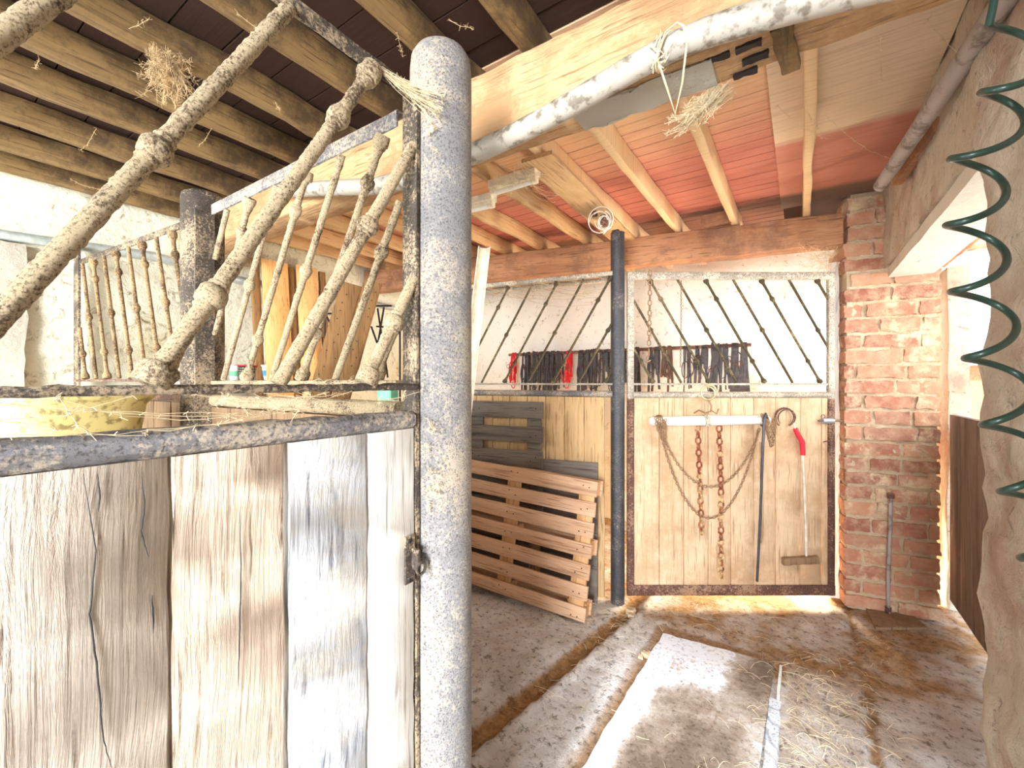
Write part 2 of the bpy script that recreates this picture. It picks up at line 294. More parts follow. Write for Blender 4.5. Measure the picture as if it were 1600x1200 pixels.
# ------------------------------------------------------------------ mesh helpers
class MB:
    def __init__(s): s.v = []; s.f = []; s.sm = []; s.t = []
    def add(s, vs, fs, smooth=False, tint=0.0):
        o = len(s.v); s.v += [Vector(p) for p in vs]; s.f += [tuple(i + o for i in f) for f in fs]; s.sm += [smooth] * len(fs); s.t += [tint] * len(vs)
    def build(s, name, mat, parent=None, tint=False, loc=None):
        me = bpy.data.meshes.new(name)
        vs_ = [p - loc for p in s.v] if loc is not None else s.v
        me.from_pydata([tuple(p) for p in vs_], [], s.f); me.update()
        me.polygons.foreach_set('use_smooth', s.sm)
        if any(s.sm): me.set_sharp_from_angle(angle=math.radians(50))
        if tint:
            a = me.attributes.new('tint', 'FLOAT', 'POINT'); a.data.foreach_set('value', s.t)
        me.materials.append(mat)
        o = bpy.data.objects.new(name, me); COL.objects.link(o)
        if parent: o.parent = parent
        if loc is not None: o.location = loc
        return o
    def box(s, c, d, rot=None, tint=0.0):
        c = Vector(c); hx, hy, hz = d[0] / 2, d[1] / 2, d[2] / 2
        bv = min(hx, hy, hz) * 0.18
        vs_ = []
        for sx in (-1, 1):
            for sy in (-1, 1):
                for sz in (-1, 1):
                    vs_.append((sx * hx, sy * hy, sz * hz))
        p = []
        for (x, y, z) in vs_:
            gx, gy, gz = math.copysign(bv, x), math.copysign(bv, y), math.copysign(bv, z)
            p += [Vector((x, y - gy, z - gz)), Vector((x - gx, y, z - gz)), Vector((x - gx, y - gy, z))]
        if rot is not None: p = [rot @ q for q in p]
        p = [q + c for q in p]
        I = lambda a, b_, c_: (a * 4 + b_ * 2 + c_) * 3
        fs = []
        for k in (0, 1):
            q = [I(k, 0, 0), I(k, 1, 0), I(k, 1, 1), I(k, 0, 1)]; fs.append(q if k else q[::-1])
            q = [I(0, k, 0) + 1, I(0, k, 1) + 1, I(1, k, 1) + 1, I(1, k, 0) + 1]; fs.append(q if k else q[::-1])
            q = [I(0, 0, k) + 2, I(1, 0, k) + 2, I(1, 1, k) + 2, I(0, 1, k) + 2]; fs.append(q if k else q[::-1])
        def fl(q, flip): fs.append(q[::-1] if flip else q)
        for a in (0, 1):
            for b_ in (0, 1):
                e = (a + b_) % 2
                fl([I(a, b_, 0), I(a, b_, 1), I(a, b_, 1) + 1, I(a, b_, 0) + 1], e == 1)          # x-y edges
                fl([I(a, 0, b_), I(a, 1, b_), I(a, 1, b_) + 2, I(a, 0, b_) + 2], e == 0)
                fl([I(0, a, b_) + 1, I(1, a, b_) + 1, I(1, a, b_) + 2, I(0, a, b_) + 2], e == 1)
                for c_ in (0, 1):
                    i = I(a, b_, c_); fl([i, i + 1, i + 2], (a + b_ + c_) % 2 == 1)
        s.add(p, fs, False, tint)
    def rbox(s, lo, hi, seg=0.06, amp=0.01, freq=3.0, seed=0, tint=0.0):
        """box from lo to hi with a rough surface"""
        lo, hi = Vector(lo), Vector(hi); n = [max(1, int(round((hi[i] - lo[i]) / seg))) for i in range(3)]
        idx = {}; vs_ = []; fs = []
        def vid(i, j, k):
            key = (i, j, k)
            if key not in idx:
                p = Vector((lerp(lo[0], hi[0], i / n[0]), lerp(lo[1], hi[1], j / n[1]), lerp(lo[2], hi[2], k / n[2])))
                q = Vector((nz(p, freq, seed) + 0.5 * nz(p, freq * 3, seed), nz(p, freq, seed + 5) + 0.5 * nz(p, freq * 3, seed + 5), nz(p, freq, seed + 9)))
                idx[key] = len(vs_); vs_.append(p + q * amp)
            return idx[key]
        for a in range(3):
            b_, c_ = (a + 1) % 3, (a + 2) % 3
            for side in (0, n[a]):
                for i in range(n[b_]):
                    for j in range(n[c_]):
                        q = []
                        for (di, dj) in ((0, 0), (1, 0), (1, 1), (0, 1)):
                            k = [0, 0, 0]; k[a] = side; k[b_] = i + di; k[c_] = j + dj; q.append(vid(*k))
                        fs.append(q if side else q[::-1])
        s.add(vs_, fs, True, tint)
    def beam(s, a, b, wd, th, up=(0, 0, 1), jit=0.0, seg=0.15, cham=0.12, seed=0, warp=0.0, tint=0.0):
        """board or beam a->b; wd across, th along up"""
        a, b = Vector(a), Vector(b); d = (b - a); L = d.length; d.normalize(); up = Vector(up)
        sd_ = d.cross(up)
        if sd_.length < 1e-4: sd_ = d.cross(Vector((1, 0, 0)))
        sd_.normalize(); u = sd_.cross(d).normalized()
        n = max(1, int(L / seg)) if (jit or warp) else 1
        hw, hh = wd / 2, th / 2; c = min(hw, hh) * cham * 2
        prof = [(hw - c, -hh), (hw, -hh + c), (hw, hh - c), (hw - c, hh), (-hw + c, hh), (-hw, hh - c), (-hw, -hh + c), (-hw + c, -hh)]
        vs_ = []
        for i in range(n + 1):
            o = a + d * (L * i / n)
            wob = Vector((nz((i * 0.35, seed, 0), 1, seed), nz((i * 0.35, seed, 4), 1, seed), 0)) * warp
            for k, (x, y) in enumerate(prof):
                jx = nz((i * 0.7, k * 0.6, seed), 1, seed) * jit; jy = nz((i * 0.7, k * 0.6 + 9, seed), 1, seed) * jit
                vs_.append(o + sd_ * (x + jx + wob.x) + u * (y + jy + wob.y))
        fs = []
        for i in range(n):
            for k in range(8):
                k2 = (k + 1) % 8; fs.append((i * 8 + k, i * 8 + k2, (i + 1) * 8 + k2, (i + 1) * 8 + k))
        fs.append(tuple(range(7, -1, -1))); fs.append(tuple(n * 8 + k for k in range(8)))
        s.add(vs_, fs, bool(jit) and n > 3, tint)
    def tube(s, pts, r, n=10, jit=0.0, cap=True, seed=0, jf=40.0, closed=False):
        pts = [Vector(p) for p in pts]; m = len(pts)
        rs = r if isinstance(r, (list, tuple)) else [r] * m
        up = Vector((0, 0, 1)); vs_ = []; prev = None
        for i, p in enumerate(pts):
            if closed: t = pts[(i + 1) % m] - pts[i - 1]
            else: t = pts[min(i + 1, m - 1)] - pts[max(i - 1, 0)]
            t.normalize()
            if prev is None:
                x = t.cross(up)
                if x.length < 1e-3: x = t.cross(Vector((0, 1, 0)))
            else:
                x = prev - t * prev.dot(t)
            x.normalize(); prev = x; y = t.cross(x)
            for k in range(n):
                a = 2 * PI * k / n; dirv = x * math.cos(a) + y * math.sin(a); rr = rs[i]
                if jit: rr += jit * (nz(p + dirv * rr, jf, seed) + 0.5 * nz(p + dirv * rr, jf * 2.3, seed))
                vs_.append(p + dirv * rr)
        fs = []
        for i in range(m if closed else m - 1):
            i2 = (i + 1) % m
            for k in range(n):
                k2 = (k + 1) % n; fs.append((i * n + k, i2 * n + k, i2 * n + k2, i * n + k2)[::-1])
        if cap and not closed:
            fs.append(tuple(range(n))[::-1][::-1]); fs.append(tuple((m - 1) * n + k for k in range(n))[::-1])
        s.add(vs_, fs, True)
    def lathe(s, a, b, prof, n=16, jit=0.0, seed=0, jf=40.0):
        """prof: list of (t 0..1, r)"""
        a, b = Vector(a), Vector(b); s.tube([a + (b - a) * t + (b - a).normalized() * 0 for t, r in prof], [r for t, r in prof], n, jit, True, seed, jf)
    def torus(s, c, R, r, nrm=(0, 1, 0), n=28, m=8, arc=(0, 2 * PI), sx=1.0, sz=1.0):
        c = Vector(c); nrm = Vector(nrm).normalized(); x = nrm.orthogonal().normalized() if abs(nrm.z) > 0.9 else nrm.cross(Vector((0, 0, 1))).normalized()
        z = x.cross(nrm)
        full = abs(arc[1] - arc[0] - 2 * PI) < 1e-6; k = n if full else n + 1
        pts = [c + x * (R * sx * math.cos(lerp(arc[0], arc[1], i / n))) + z * (R * sz * math.sin(lerp(arc[0], arc[1], i / n))) for i in range(k)]
        s.tube(pts, r, m, closed=full)
    def chain(s, pts, ll, lw, r):
        pts = [Vector(p) for p in pts]; acc = []; step = ll - 2.2 * r
        L = [0]
        for i in range(1, len(pts)): L.append(L[-1] + (pts[i] - pts[i - 1]).length)
        def at(d):
            for i in range(1, len(pts)):
                if L[i] >= d: return pts[i - 1].lerp(pts[i], (d - L[i - 1]) / max(1e-9, L[i] - L[i - 1]))
            return pts[-1]
        n = int(L[-1] / step)
        for i in range(n):
            p, q = at(i * step), at((i + 1) * step); c = (p + q) / 2; t = (q - p).normalized()
            x = t.cross(Vector((0, 1, 0)))
            if x.length < 0.1: x = t.cross(Vector((1, 0, 0)))
            x.normalize(); y = t.cross(x)
            wv = x if i % 2 == 0 else y
            h = ll / 2 - r; hw = lw / 2; st = max(0.0, h - hw); ring = []
            for k in range(12):
                a = 2 * PI * k / 12; ring.append(c + wv * (hw * math.cos(a)) + t * (hw * math.sin(a) + math.copysign(st, math.sin(a) + 1e-9)))
            s.tube(ring, r, 6, closed=True)

def tag(o, label=None, cat=None, group=None, kind=None):
    if label: o['label'] = label
    if cat: o['category'] = cat
    if group: o['group'] = group
    if kind: o['kind'] = kind
    return o
def empty(name, loc=(0, 0, 0), rz=0.0, rot=None):
    o = bpy.data.objects.new(name, None); COL.objects.link(o); o.location = loc
    o.rotation_euler = rot if rot else (0, 0, rz); o.empty_display_size = 0.1; return o
def copy_tree(o, parent=None):
    c = o.copy(); COL.objects.link(c); c.parent = parent
    for ch in [x for x in o.children]: copy_tree(ch, c)
    return c

# ================================================================== SETTING
XL, YF, XR, ZC = -3.67, 4.50, 0.45, EYE + 1.24      # left wall, far wall, right wall inner face, ceiling boards
ZJ = EYE + 1.12                                     # underside of the joists
# floor (height field with gutter, kerb and worn dirt mixed with painted shade)
def build_floor():
    nx, ny = 230, 300; x0, x1, y0, y1 = XL - .05, 1.05, -1.6, YF + .05
    vs_, dirt_shade = [], []
    for j in range(ny + 1):
        y = lerp(y0, y1, j / ny)
        for i in range(nx + 1):
            x = lerp(x0, x1, i / nx); z = 0.006 * nz((x, y, 0), 3) + 0.004 * nz((x, y, 0), 14); d = 0.0
            gx = lerp(-1.155, -0.93, (y - 1.2) / 1.5) if y < 2.8 else -0.93
            n = nz((x, y, 2), 7)
            t = abs(x - gx + .01 * n)
            if t < 0.06: z -= 0.022 * (1 - (t / 0.06) ** 2); d = max(d, min(1, (1 - t / 0.06) * 3))
            kx = gx + 0.085
            if 0 < x - kx + 0.03 < 0.045: z += 0.014
            t = abs(x - 0.262 - 0.01 * n)
            if t < 0.02 and y > 0.5: z -= 0.012; d = max(d, 0.9)
            t = abs(x + 0.02 - 0.03 * n)
            if t < 0.025 and y > 2.2: d = max(d, 0.6)
            if y > 2.45:  # brown dirt starts at the light's edge and doubles as painted shade
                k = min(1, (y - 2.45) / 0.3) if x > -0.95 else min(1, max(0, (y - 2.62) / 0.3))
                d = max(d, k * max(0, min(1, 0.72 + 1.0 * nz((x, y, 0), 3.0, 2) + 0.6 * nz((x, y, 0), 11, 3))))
            d = max(d, max(0, min(1, (nz((x, y, 5), 2.5, 1) + 0.6 * nz((x, y, 5), 9, 4)) * 1.6 - 0.35)) * (0.35 if x < -.7 else 0.7))  # random dirt, thinned on the left to paint that floor brighter
            if x > -0.1 and x < 0.22 and y > 1.2:
                z += 0.012 * max(0, nz((x, y, 5), 9, 4)); d = max(d, 0.35 + 0.5 * nz((x, y, 1), 12))
            sx = lerp(-.70, -.66, (y - .95) / 1.62)
            if y < 2.66 and abs(x - sx + .02) < .05: d = max(d, 1 - abs(x - sx + .02) / .05 * .6)  # dark gap and shadow along the sheet's left edge, painted in brown
            if y < 2.7 and -.72 < x < -.05 and y > 2.5: d = max(d, .9)  # painted dark rim continues along the sheet's far edge
            vs_.append((x, y, z)); dirt_shade.append(max(0, min(1, d)))
    fs = [(j * (nx + 1) + i, j * (nx + 1) + i + 1, (j + 1) * (nx + 1) + i + 1, (j + 1) * (nx + 1) + i) for j in range(ny) for i in range(nx)]
    me = bpy.data.meshes.new('floor'); me.from_pydata(vs_, [], fs); me.polygons.foreach_set('use_smooth', [True] * len(fs))
    a = me.attributes.new('dirt_shade', 'FLOAT', 'POINT'); a.data.foreach_set('value', dirt_shade)
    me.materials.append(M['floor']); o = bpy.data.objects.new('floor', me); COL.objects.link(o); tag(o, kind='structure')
build_floor()
# walls
b = MB(); b.rbox((XL - .3, -1.4, 0), (XL, YF + .3, ZC + .1), 0.07, 0.022, 3.2, 1); tag(b.build('wall_left', M['white_wall']), kind='structure')
b = MB(); b.rbox((XL, YF, 0), (0.95, YF + .3, ZC + .1), 0.07, 0.02, 3.0, 2); tag(b.build('wall_far', M['far_wall']), kind='structure')
b = MB()
b.rbox((XR, -1.4, 0), (0.90, 1.83, ZC + .1), 0.045, 0.028, 5.0, 3)
b.rbox((XR, 1.80, EYE + .72), (0.66, YF, ZC + .1), 0.045, 0.018, 5.0, 4)
b.rbox((0.80, 3.90, 0), (0.90, YF, EYE + .75), 0.1, 0.01, 5.0, 4)
tag(b.build('wall_right', M['stone']), kind='structure')
b = MB(); b.rbox((XR + .01, 1.86, EYE + .655), (0.67, 3.56, EYE + .715), 0.08, 0.004, 4, 6); tag(b.build('trim_1', M['lintel']), kind='structure')
b = MB(); k = 0; y = 1.80
while y < YF - .06:
    b.rbox((0.675, y, EYE + .86), (0.90, y + .062, ZC + .1), 0.06, 0.004, 20, k, tint=random.random()); y += .075; k += 1
b.rbox((0.68, 1.80, EYE + .87), (0.89, YF, ZC + .09), 0.2, 0.002, 4, 6)
tag(b.build('trim_2', M['brick_or'], tint=True), kind='structure')
# ceiling
b = MB(); y = 1.36
i = 0
while y < YF:
    wd = 0.078 + 0.012 * random.random()
    b.box(((XL - .10) / 2, y + wd / 2, ZC + 0.01 + 0.003 * random.random()), (-XL - .10 , wd - 0.004, 0.018)); y += wd
tag(b.build('ceiling', M['ceil']), kind='structure')
b = MB(); b.beam((0.17, 1.36, ZC - 0.004), (0.17, 3.62, ZC - 0.004), 0.56, 0.014, jit=0.003, cham=0.05); o = b.build('ceiling', M['ceil_panel']); tag(o, kind='structure')
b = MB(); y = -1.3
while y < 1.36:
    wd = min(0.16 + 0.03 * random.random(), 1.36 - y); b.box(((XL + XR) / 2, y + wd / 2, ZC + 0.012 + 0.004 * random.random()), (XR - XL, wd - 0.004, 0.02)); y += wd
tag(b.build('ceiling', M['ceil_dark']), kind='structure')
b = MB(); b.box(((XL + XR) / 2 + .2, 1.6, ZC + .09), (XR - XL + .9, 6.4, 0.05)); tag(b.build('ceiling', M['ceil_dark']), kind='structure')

# joists
JX = [0.035, -0.39, -0.766, -1.07, -1.45, -1.83, -2.15, -2.47, -2.84, -3.20, -3.52]
JN = ['nearest the brick pier', 'second from the brick pier', 'third from the brick pier', 'fourth from the brick pier', 'fifth from the brick pier', 'sixth from the brick pier',
      'sixth from the left wall', 'fifth from the left wall', 'fourth from the left wall', 'third from the left wall', 'second from the left wall', 'beside the left wall']
JN = JN[:5] + ['above the lamp fittings'] + ['fifth from the left wall', 'fourth from the left wall', 'third from the left wall', 'second from the left wall', 'closest to the left wall']
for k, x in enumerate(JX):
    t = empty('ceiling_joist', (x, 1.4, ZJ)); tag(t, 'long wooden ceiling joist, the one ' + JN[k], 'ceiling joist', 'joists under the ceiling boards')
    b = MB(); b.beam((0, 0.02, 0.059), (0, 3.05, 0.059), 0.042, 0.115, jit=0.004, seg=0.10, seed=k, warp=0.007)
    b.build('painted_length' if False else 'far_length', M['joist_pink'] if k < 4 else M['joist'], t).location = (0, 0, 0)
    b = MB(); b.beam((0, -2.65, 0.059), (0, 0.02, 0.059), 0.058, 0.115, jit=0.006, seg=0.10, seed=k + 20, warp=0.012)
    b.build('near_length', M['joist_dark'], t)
b = MB(); b.beam((-0.60, 3.60, ZJ + .045), (-0.40, 3.60, ZJ + .045), 0.03, 0.09, jit=0.004)
tag(b.build('wood_blocking', M['purlin']), 'short board blocking the gap between two joists over the gate', 'board').location = (0.0, -0.22, 0)

# big oak beam with conduit
t = empty('oak_beam', (-1.5, 1.32, EYE + .88)); tag(t, 'big hewn oak beam crossing the ceiling from the left wall to the stone wall', 'beam')
b = MB(); b.beam((XL + 1.5, 0, 0.12), (XR + 1.5, 0, 0.12), 0.17, 0.238, jit=0.006, seg=0.05, cham=0.06, seed=3, warp=0.005); b.build('timber', M['beam'], t)
b = MB()
for (px, py, wpx) in ((1170, 72, 26), (1180, 90, 22), (1165, 114, 26), (1120, 90, 10)):
    p = onz(px, py, EYE + .879) - t.location
    b.rbox(p + Vector((-.03, -.012, -.004)), p + Vector((.03, .012, .004)), 0.012, 0.004, 60, px)
b.build('mortise_hole', M['black'], t)
p = onz(1222, 80, EYE + .88) - t.location
b = MB(); b.beam(p + Vector((0, -.12, -.012)), p + Vector((0.02, .07, -.012)), 0.045, 0.02, jit=0.006, seg=0.03); b.build('cleat', M['joist_dark'], t)
p0 = onz(800, 225, EYE + .88); 
b = MB(); b.beam(Vector((-.62, 1.33, EYE + .874)) - t.location, Vector((-.2, 1.33, EYE + .874)) - t.location, 0.12, 0.006, jit=0.01, seg=0.03); b.build('grey_painted_patch', M['pilaster'], t)

pp = [(440, 298), (520, 294), (610, 287), (727, 245), (800, 212), (876, 172), (1015, 92), (1100, 53), (1219, 16), (1344, -18), (1450, -42)]
pts = [ony(px, py, 1.175) for px, py in pp]
fine = []
for i in range(len(pts) - 1):
    p_, q_ = pts[max(i - 1, 0)], pts[min(i + 2, len(pts) - 1)]
    for k in range(5):
        u = k / 5; a_, b_ = pts[i], pts[i + 1]
        fine.append(0.5 * ((2 * a_) + (-p_ + b_) * u + (2 * p_ - 5 * a_ + 4 * b_ - q_) * u * u + (-p_ + 3 * a_ - 3 * b_ + q_) * u ** 3))
fine.append(pts[-1]); fine.append(Vector((0.43, 1.175, pts[-1].z + .01)))
b = MB(); b.tube(fine, 0.034, 18); o = b.build('conduit_pipe', M['pvc']); tag(o, 'thick pale plastic pipe slung along the side of the oak beam', 'pipe')
# twine around the pipe
t = empty('twine_tie', ony(1055, 70, 1.14)); tag(t, 'frayed twine knotted around the pipe and hanging in a loop', 'twine')
b = MB(); L0 = t.location
for (rr, off) in ((0.037, 0), (0.038, 0.006)):
    c = ony(1038, 82, 1.175) + Vector((off, 0, 0)) - L0
    b.tube([c + Vector((0.02 * math.sin(a), rr * math.cos(a), rr * 1.1 * math.sin(a))) for a in [2 * PI * i / 16 for i in range(16)]], 0.0025, 5, closed=True)
q = [(1025, 95, 1.13), (1040, 50, 1.12), (1058, 35, 1.12), (1068, 40, 1.12), (1073, 70, 1.13), (1066, 130, 1.13), (1055, 178, 1.13), (1043, 140, 1.13), (1030, 100, 1.13)]
b.tube([ony(*v) - L0 for v in q], 0.0025, 5)
for i in range(26):
    c = ony(1028 + random.uniform(-8, 14), 90 + random.uniform(-26, 16), 1.13) - L0
    b.tube([c, c + Vector((random.uniform(-.02, .02), -.004, random.uniform(-.03, .03)))], 0.0012, 4)
b.build('twine', M['web'], t)

# brown purlin above the gate
A, B_ = Vector((0.235, 3.56, 0)), Vector((-3.65, 2.80, 0)); dv = (B_ - A).normalized(); rz = math.atan2(-dv.y, -dv.x)
t = empty('brown_beam', (B_.x, B_.y, EYE + .905), rz); tag(t, 'brown squared timber beam above the gate and the rear partition', 'beam')
b = MB(); Lp = (A - B_).length
b.beam((0, 0.06, 0.106), (Lp, 0.06, 0.106), 0.13, 0.212, jit=0.006, seg=0.08, cham=0.05, seed=8, warp=0.008); b.build('timber', M['purlin'], t)

# brick pier
def brick_pier():
    o = Vector((0.245, 3.575, 0)); rz_ = math.atan2(0.184, 0.983)
    t = empty('brick_pier', o, rz_); tag(t, 'old red brick pier between the gate and the side doorway', 'pier')
    b = MB(); m_ = MB()
    m_.rbox((0.012, 0.012, 0), (0.468, 0.36, 2.40), 0.035, 0.008, 12, 3); m_.rbox((0.03, 0.015, 2.40), (0.28, 0.3, ZC), 0.035, 0.008, 12, 3)
    z, row = 0.01, 0
    while z < ZC - 0.03:
        h = 0.078 + random.uniform(-.006, .006); top = z > 2.36
        x0, x1 = (0.015, 0.28) if top else (0.0, 0.48)
        x = x0 - (0.0 if row % 2 == 0 else 0.15)
        while x < x1 - 0.03:
            wl = 0.28 + random.uniform(-.03, .03) if (row % 3) else 0.21 + random.uniform(-.06, .08)
            a_, b2 = max(x, x0), min(x + wl, x1)
            if b2 - a_ > 0.035:
                ins = random.uniform(-.004, .008) + 0.004 * nz((x, z, 0), 3)
                b.rbox((a_, ins, z), (b2 - (0 if b2 >= x1 - .001 else 0.018), 0.30 if top else 0.38, z + h), 0.022, 0.011, 26, row * 7 + x * 3, tint=random.random())
            x += wl
        z += h + 0.022; row += 1
    m_.build('mortar', M['mortar'], t); b.build('bricks', M['brick'], t, tint=True)
brick_pier()
# timber jamb beside the gate
b = MB(); b.beam((0, 0, 0), (0, 0, 2.3), 0.06, 0.05, up=(0, 1, 0), jit=0.012, seg=0.08, seed=4)
o = b.build('gate_jamb_post', M['plank_white']); o.location = cw((1303 - 800) / F * 2.98, 2.98, -EYE); tag(o, 'white worn timber jamb between the gate and the brick pier', 'post')

# ================================================================== stall panels
def bar_mesh(p0, p1, r, near, seed):
    L = (p1 - p0).length; n = max(3, int(L / (0.007 if near else 0.05))); b = MB()
    b.tube([p0.lerp(p1, i / n) for i in range(n + 1)], r, 12 if near else 8, jit=(0.0022 if near else 0.0006), seed=seed, jf=130); return b
def knob_mesh(c, d, R, near, seed):
    b = MB(); n = 16 if near else 10; L = R * 1.15
    prof = [(-1, .62), (-.92, .72), (-.78, .70), (-.66, .66), (-.55, .86), (-.3, .98), (0, 1.0), (.3, .96), (.55, .84), (.66, .66), (.8, .70), (.92, .72), (1, .6)]
    b.tube([c + d * (L * t) for t, r in prof], [R * r for t, r in prof], n, jit=(0.003 if near else 0), seed=seed, jf=60); return b
def collar_mesh(c, d, R, near, seed):
    b = MB(); prof = [(0, .95), (.3, 1.0), (.8, 1.0), (1.0, .92), (1.05, .7), (1.25, .72), (1.4, .62), (1.9, .5)]
    b.tube([c + d * (R * 1.3 * t) for t, r in prof], [R * r for t, r in prof], 14 if near else 9, jit=(0.004 if near else 0), seed=seed, jf=60); return b

def grille(t, L, zb, zt, s, x_ref, spacing, r, R, mat, near=False, even=0, x_lo=0.0):
    """slanted bars x = x_ref + k*spacing + s*(z-zb), clipped to x_lo..L ; every other one has two knobs and end collars"""
    H = zt - zb; d = Vector((s, 0, 1)).normalized()
    for k in range(-30, 31):
        x0 = x_ref + k * spacing
        ta, tb = 0.0, H
        if s:
            u0, u1 = sorted(((x_lo - x0) / s, (L - x0) / s)); ta, tb = max(ta, u0), min(tb, u1)
        if tb - ta < 0.04: continue
        P = lambda z: Vector((x0 + s * z, 0, zb + z))
        br = bar_mesh(P(ta), P(tb), r, near, k).build('bar', mat, t)
        two = (k % 2 == even)
        for z in ((0.145, 0.56) if two else (0.352,)):
            if ta + 0.02 < z < tb - 0.02: knob_mesh(P(z), d, R * .93, near, k).build('knob', mat, br)
        if two:
            if ta == 0: collar_mesh(P(0), d, R * 1.05, near, k).build('collar', mat, br)
            if tb == H: collar_mesh(P(H), -d, R * 1.05, near, k + 3).build('collar', mat, br)

def angle(b, p0, p1, h, dpt, th, up=1, seed=0, jit=0.0015):
    """L iron along x: vertical flange h, horizontal flange depth dpt"""
    p0, p1 = Vector(p0), Vector(p1)
    b.beam(p0 + Vector((0, 0, -h / 2)), p1 + Vector((0, 0, -h / 2)), th, h, jit=jit, seg=0.05, seed=seed)
    b.beam(p0 + Vector((0, dpt / 2, 0)), p1 + Vector((0, dpt / 2, 0)), dpt, th, jit=jit, seg=0.05, seed=seed + 1)

def planks(t, spec, z0, z1, y, th=0.028, jit=0.004, name='plank'):
    for i, (a, c, mat) in enumerate(spec):
        b = MB(); b.beam(((a + c) / 2, y, z0), ((a + c) / 2, y, z1), c - a - 0.005, th, up=(0, 1, 0), jit=jit, seg=0.05, cham=0.06, seed=i + a)
        b.build(name, mat, t)

# ---- near stall front (local x runs along world +y, local -y faces the aisle)
Y0 = -1.25
t = empty('stall_partition', (-0.805, Y0, 0), PI / 2)
tag(t, 'large stall front of weathered planks with slanted dusty bars above, in the foreground', 'stall partition')
fy = lambda y: y - Y0
LN = fy(0.762)
grille(t, LN, 1.476, 2.188, 0.565, fy(0.235), 0.191, 0.0135, 0.0245, M['bar_dust'], near=True, even=0, x_lo=fy(-0.6))
b = MB(); angle(b, (0, 0, 2.215), (LN, 0, 2.215), 0.034, 0.03, 0.007, jit=0.003); b.build('top_rail', M['dust_iron'], t)
b = MB(); b.beam((0, 0, 1.468), (LN, 0, 1.468), 0.034, 0.014, jit=0.005, seg=0.02, cham=.3); b.build('grille_rail', M['dust_iron'], t)
b = MB(); b.beam((0, 0.004, 1.388), (LN - .01, 0.004, 1.388), 0.05, 0.042, jit=0.004, seg=0.03, cham=.3); b.build('panel_rail', M['rail_dust'], t)
b = MB(); b.beam((LN + .004, 0.012, 0.04), (LN + .004, 0.012, 2.215), 0.012, 0.05, up=(0, 1, 0), jit=0.002); b.build('end_stile', M['dust_iron'], t)
planks(t, [(0.02, .22, M['plank_tan']), (.22, .5, M['plank_rose']), (.5, .75, M['plank_tan']), (.75, fy(-.18), M['plank_grey']), (fy(-.18), fy(.02), M['plank_rose']), (fy(.02), fy(.2576), M['plank_tan']),
           (fy(.2576), fy(.4335), M['plank_rose']), (fy(.4385), fy(.616), M['plank_grey']), (fy(.618), fy(.757), M['plank_white'])], 0.05, 1.366, 0.004, 0.03)
b = MB()
for pth in ([(130, 740), (150, 860), (140, 960), (152, 1050), (160, 1150), (175, 1200)], [(152, 740), (156, 775), (153, 800)], [(375, 800), (376, 900), (374, 1000), (372, 1080)], [(222, 745), (225, 790), (220, 830), (232, 870)], [(238, 930), (240, 990)]):
    q = [onx(px, py, -0.7905) for px, py in pth]; q = [Vector((v.y - Y0, -(v.x + 0.805), v.z)) for v in q]
    ff = []
    for i in range(len(q) - 1):
        for k in range(6): ff.append(q[i].lerp(q[i + 1], k / 6) + Vector((0.0012 * nz((i * 3 + k, len(pth), 0), 1.7), 0, 0)))
    ff.append(q[-1]); b.tube(ff, [0.0003 + 0.0009 * math.sin(PI * i / (len(ff) - 1)) for i in range(len(ff))], 5)
b.build('crack', M['black'], t)
# latch plate
u0 = fy(0.735)
b = MB(); b.box((u0, -0.016, 1.05), (0.030, 0.006, 0.115)); b.box((u0 + .008, -0.030, 1.05), (0.008, 0.022, 0.05)); lp = b.build('latch_plate', M['dust_iron'], t)
b = MB(); b.torus((u0 + 0.012, -0.043, 1.03), 0.014, 0.0035, (0, 1, 0)); b.build('ring', M['dust_iron'], lp)
b = MB()
for z in (1.0, 1.095): b.tube([(u0 - .003, -0.018, z), (u0 - .003, -0.023, z)], 0.005, 8)
b.build('screw', M['black'], lp)

# ---- round steel post in the foreground
t = empty('steel_post', (-0.80, 0.857, 0)); tag(t, 'thick round dusty steel post with a domed top, in the foreground', 'post')
b = MB(); zt = EYE + .885
zs = [0, .02] + [i * .12 for i in range(1, 19)] + [zt - .1]; pr = [(z, .0815) for z in zs if z < zt - .05] + [(zt - .06, .081), (zt - .03, .078), (zt - .012, .068), (zt - .004, .05), (zt, .001)]
b.tube([(0, 0, z) for z, r in pr], [r for z, r in pr], 40, cap=False); b.build('pipe', M['post_steel'], t)
b = MB(); b.beam((-.092, .02, .05), (-.092, .02, 2.21), 0.012, 0.055, up=(0, 1, 0), jit=0.002, seg=.1); b.build('flange', M['dust_iron'], t)

# ---- divider between stalls (from post to second post)
t = empty('stall_divider', (-2.0, 0.80, 0)); LD = 1.105
tag(t, 'short stall divider grille with slanted dusty bars between the two round posts', 'stall divider')
grille(t, LD, 1.49, 2.165, 0.60, 0.261, 0.186, 0.0105, 0.021, M['bar_dust'], near=True, even=0)
b = MB(); angle(b, (0, -.01, 2.205), (LD, -.01, 2.205), 0.042, 0.03, 0.007); b.build('top_rail', M['rail_dust'], t)
b = MB(); b.beam((0, 0, 1.478), (LD, 0, 1.478), 0.03, 0.014, jit=0.004, seg=0.03); b.build('grille_rail', M['bar_dust'], t)
b = MB(); b.tube([(i * LD / 20, 0, 1.405) for i in range(21)], 0.024, 12, jit=0.003); b.build('panel_rail', M['bar_dust'], t)
planks(t, [(x, x + .157, M['plank_brown']) for x in [i * .157 for i in range(7)]], 0.05, 1.378, 0.0, 0.025)
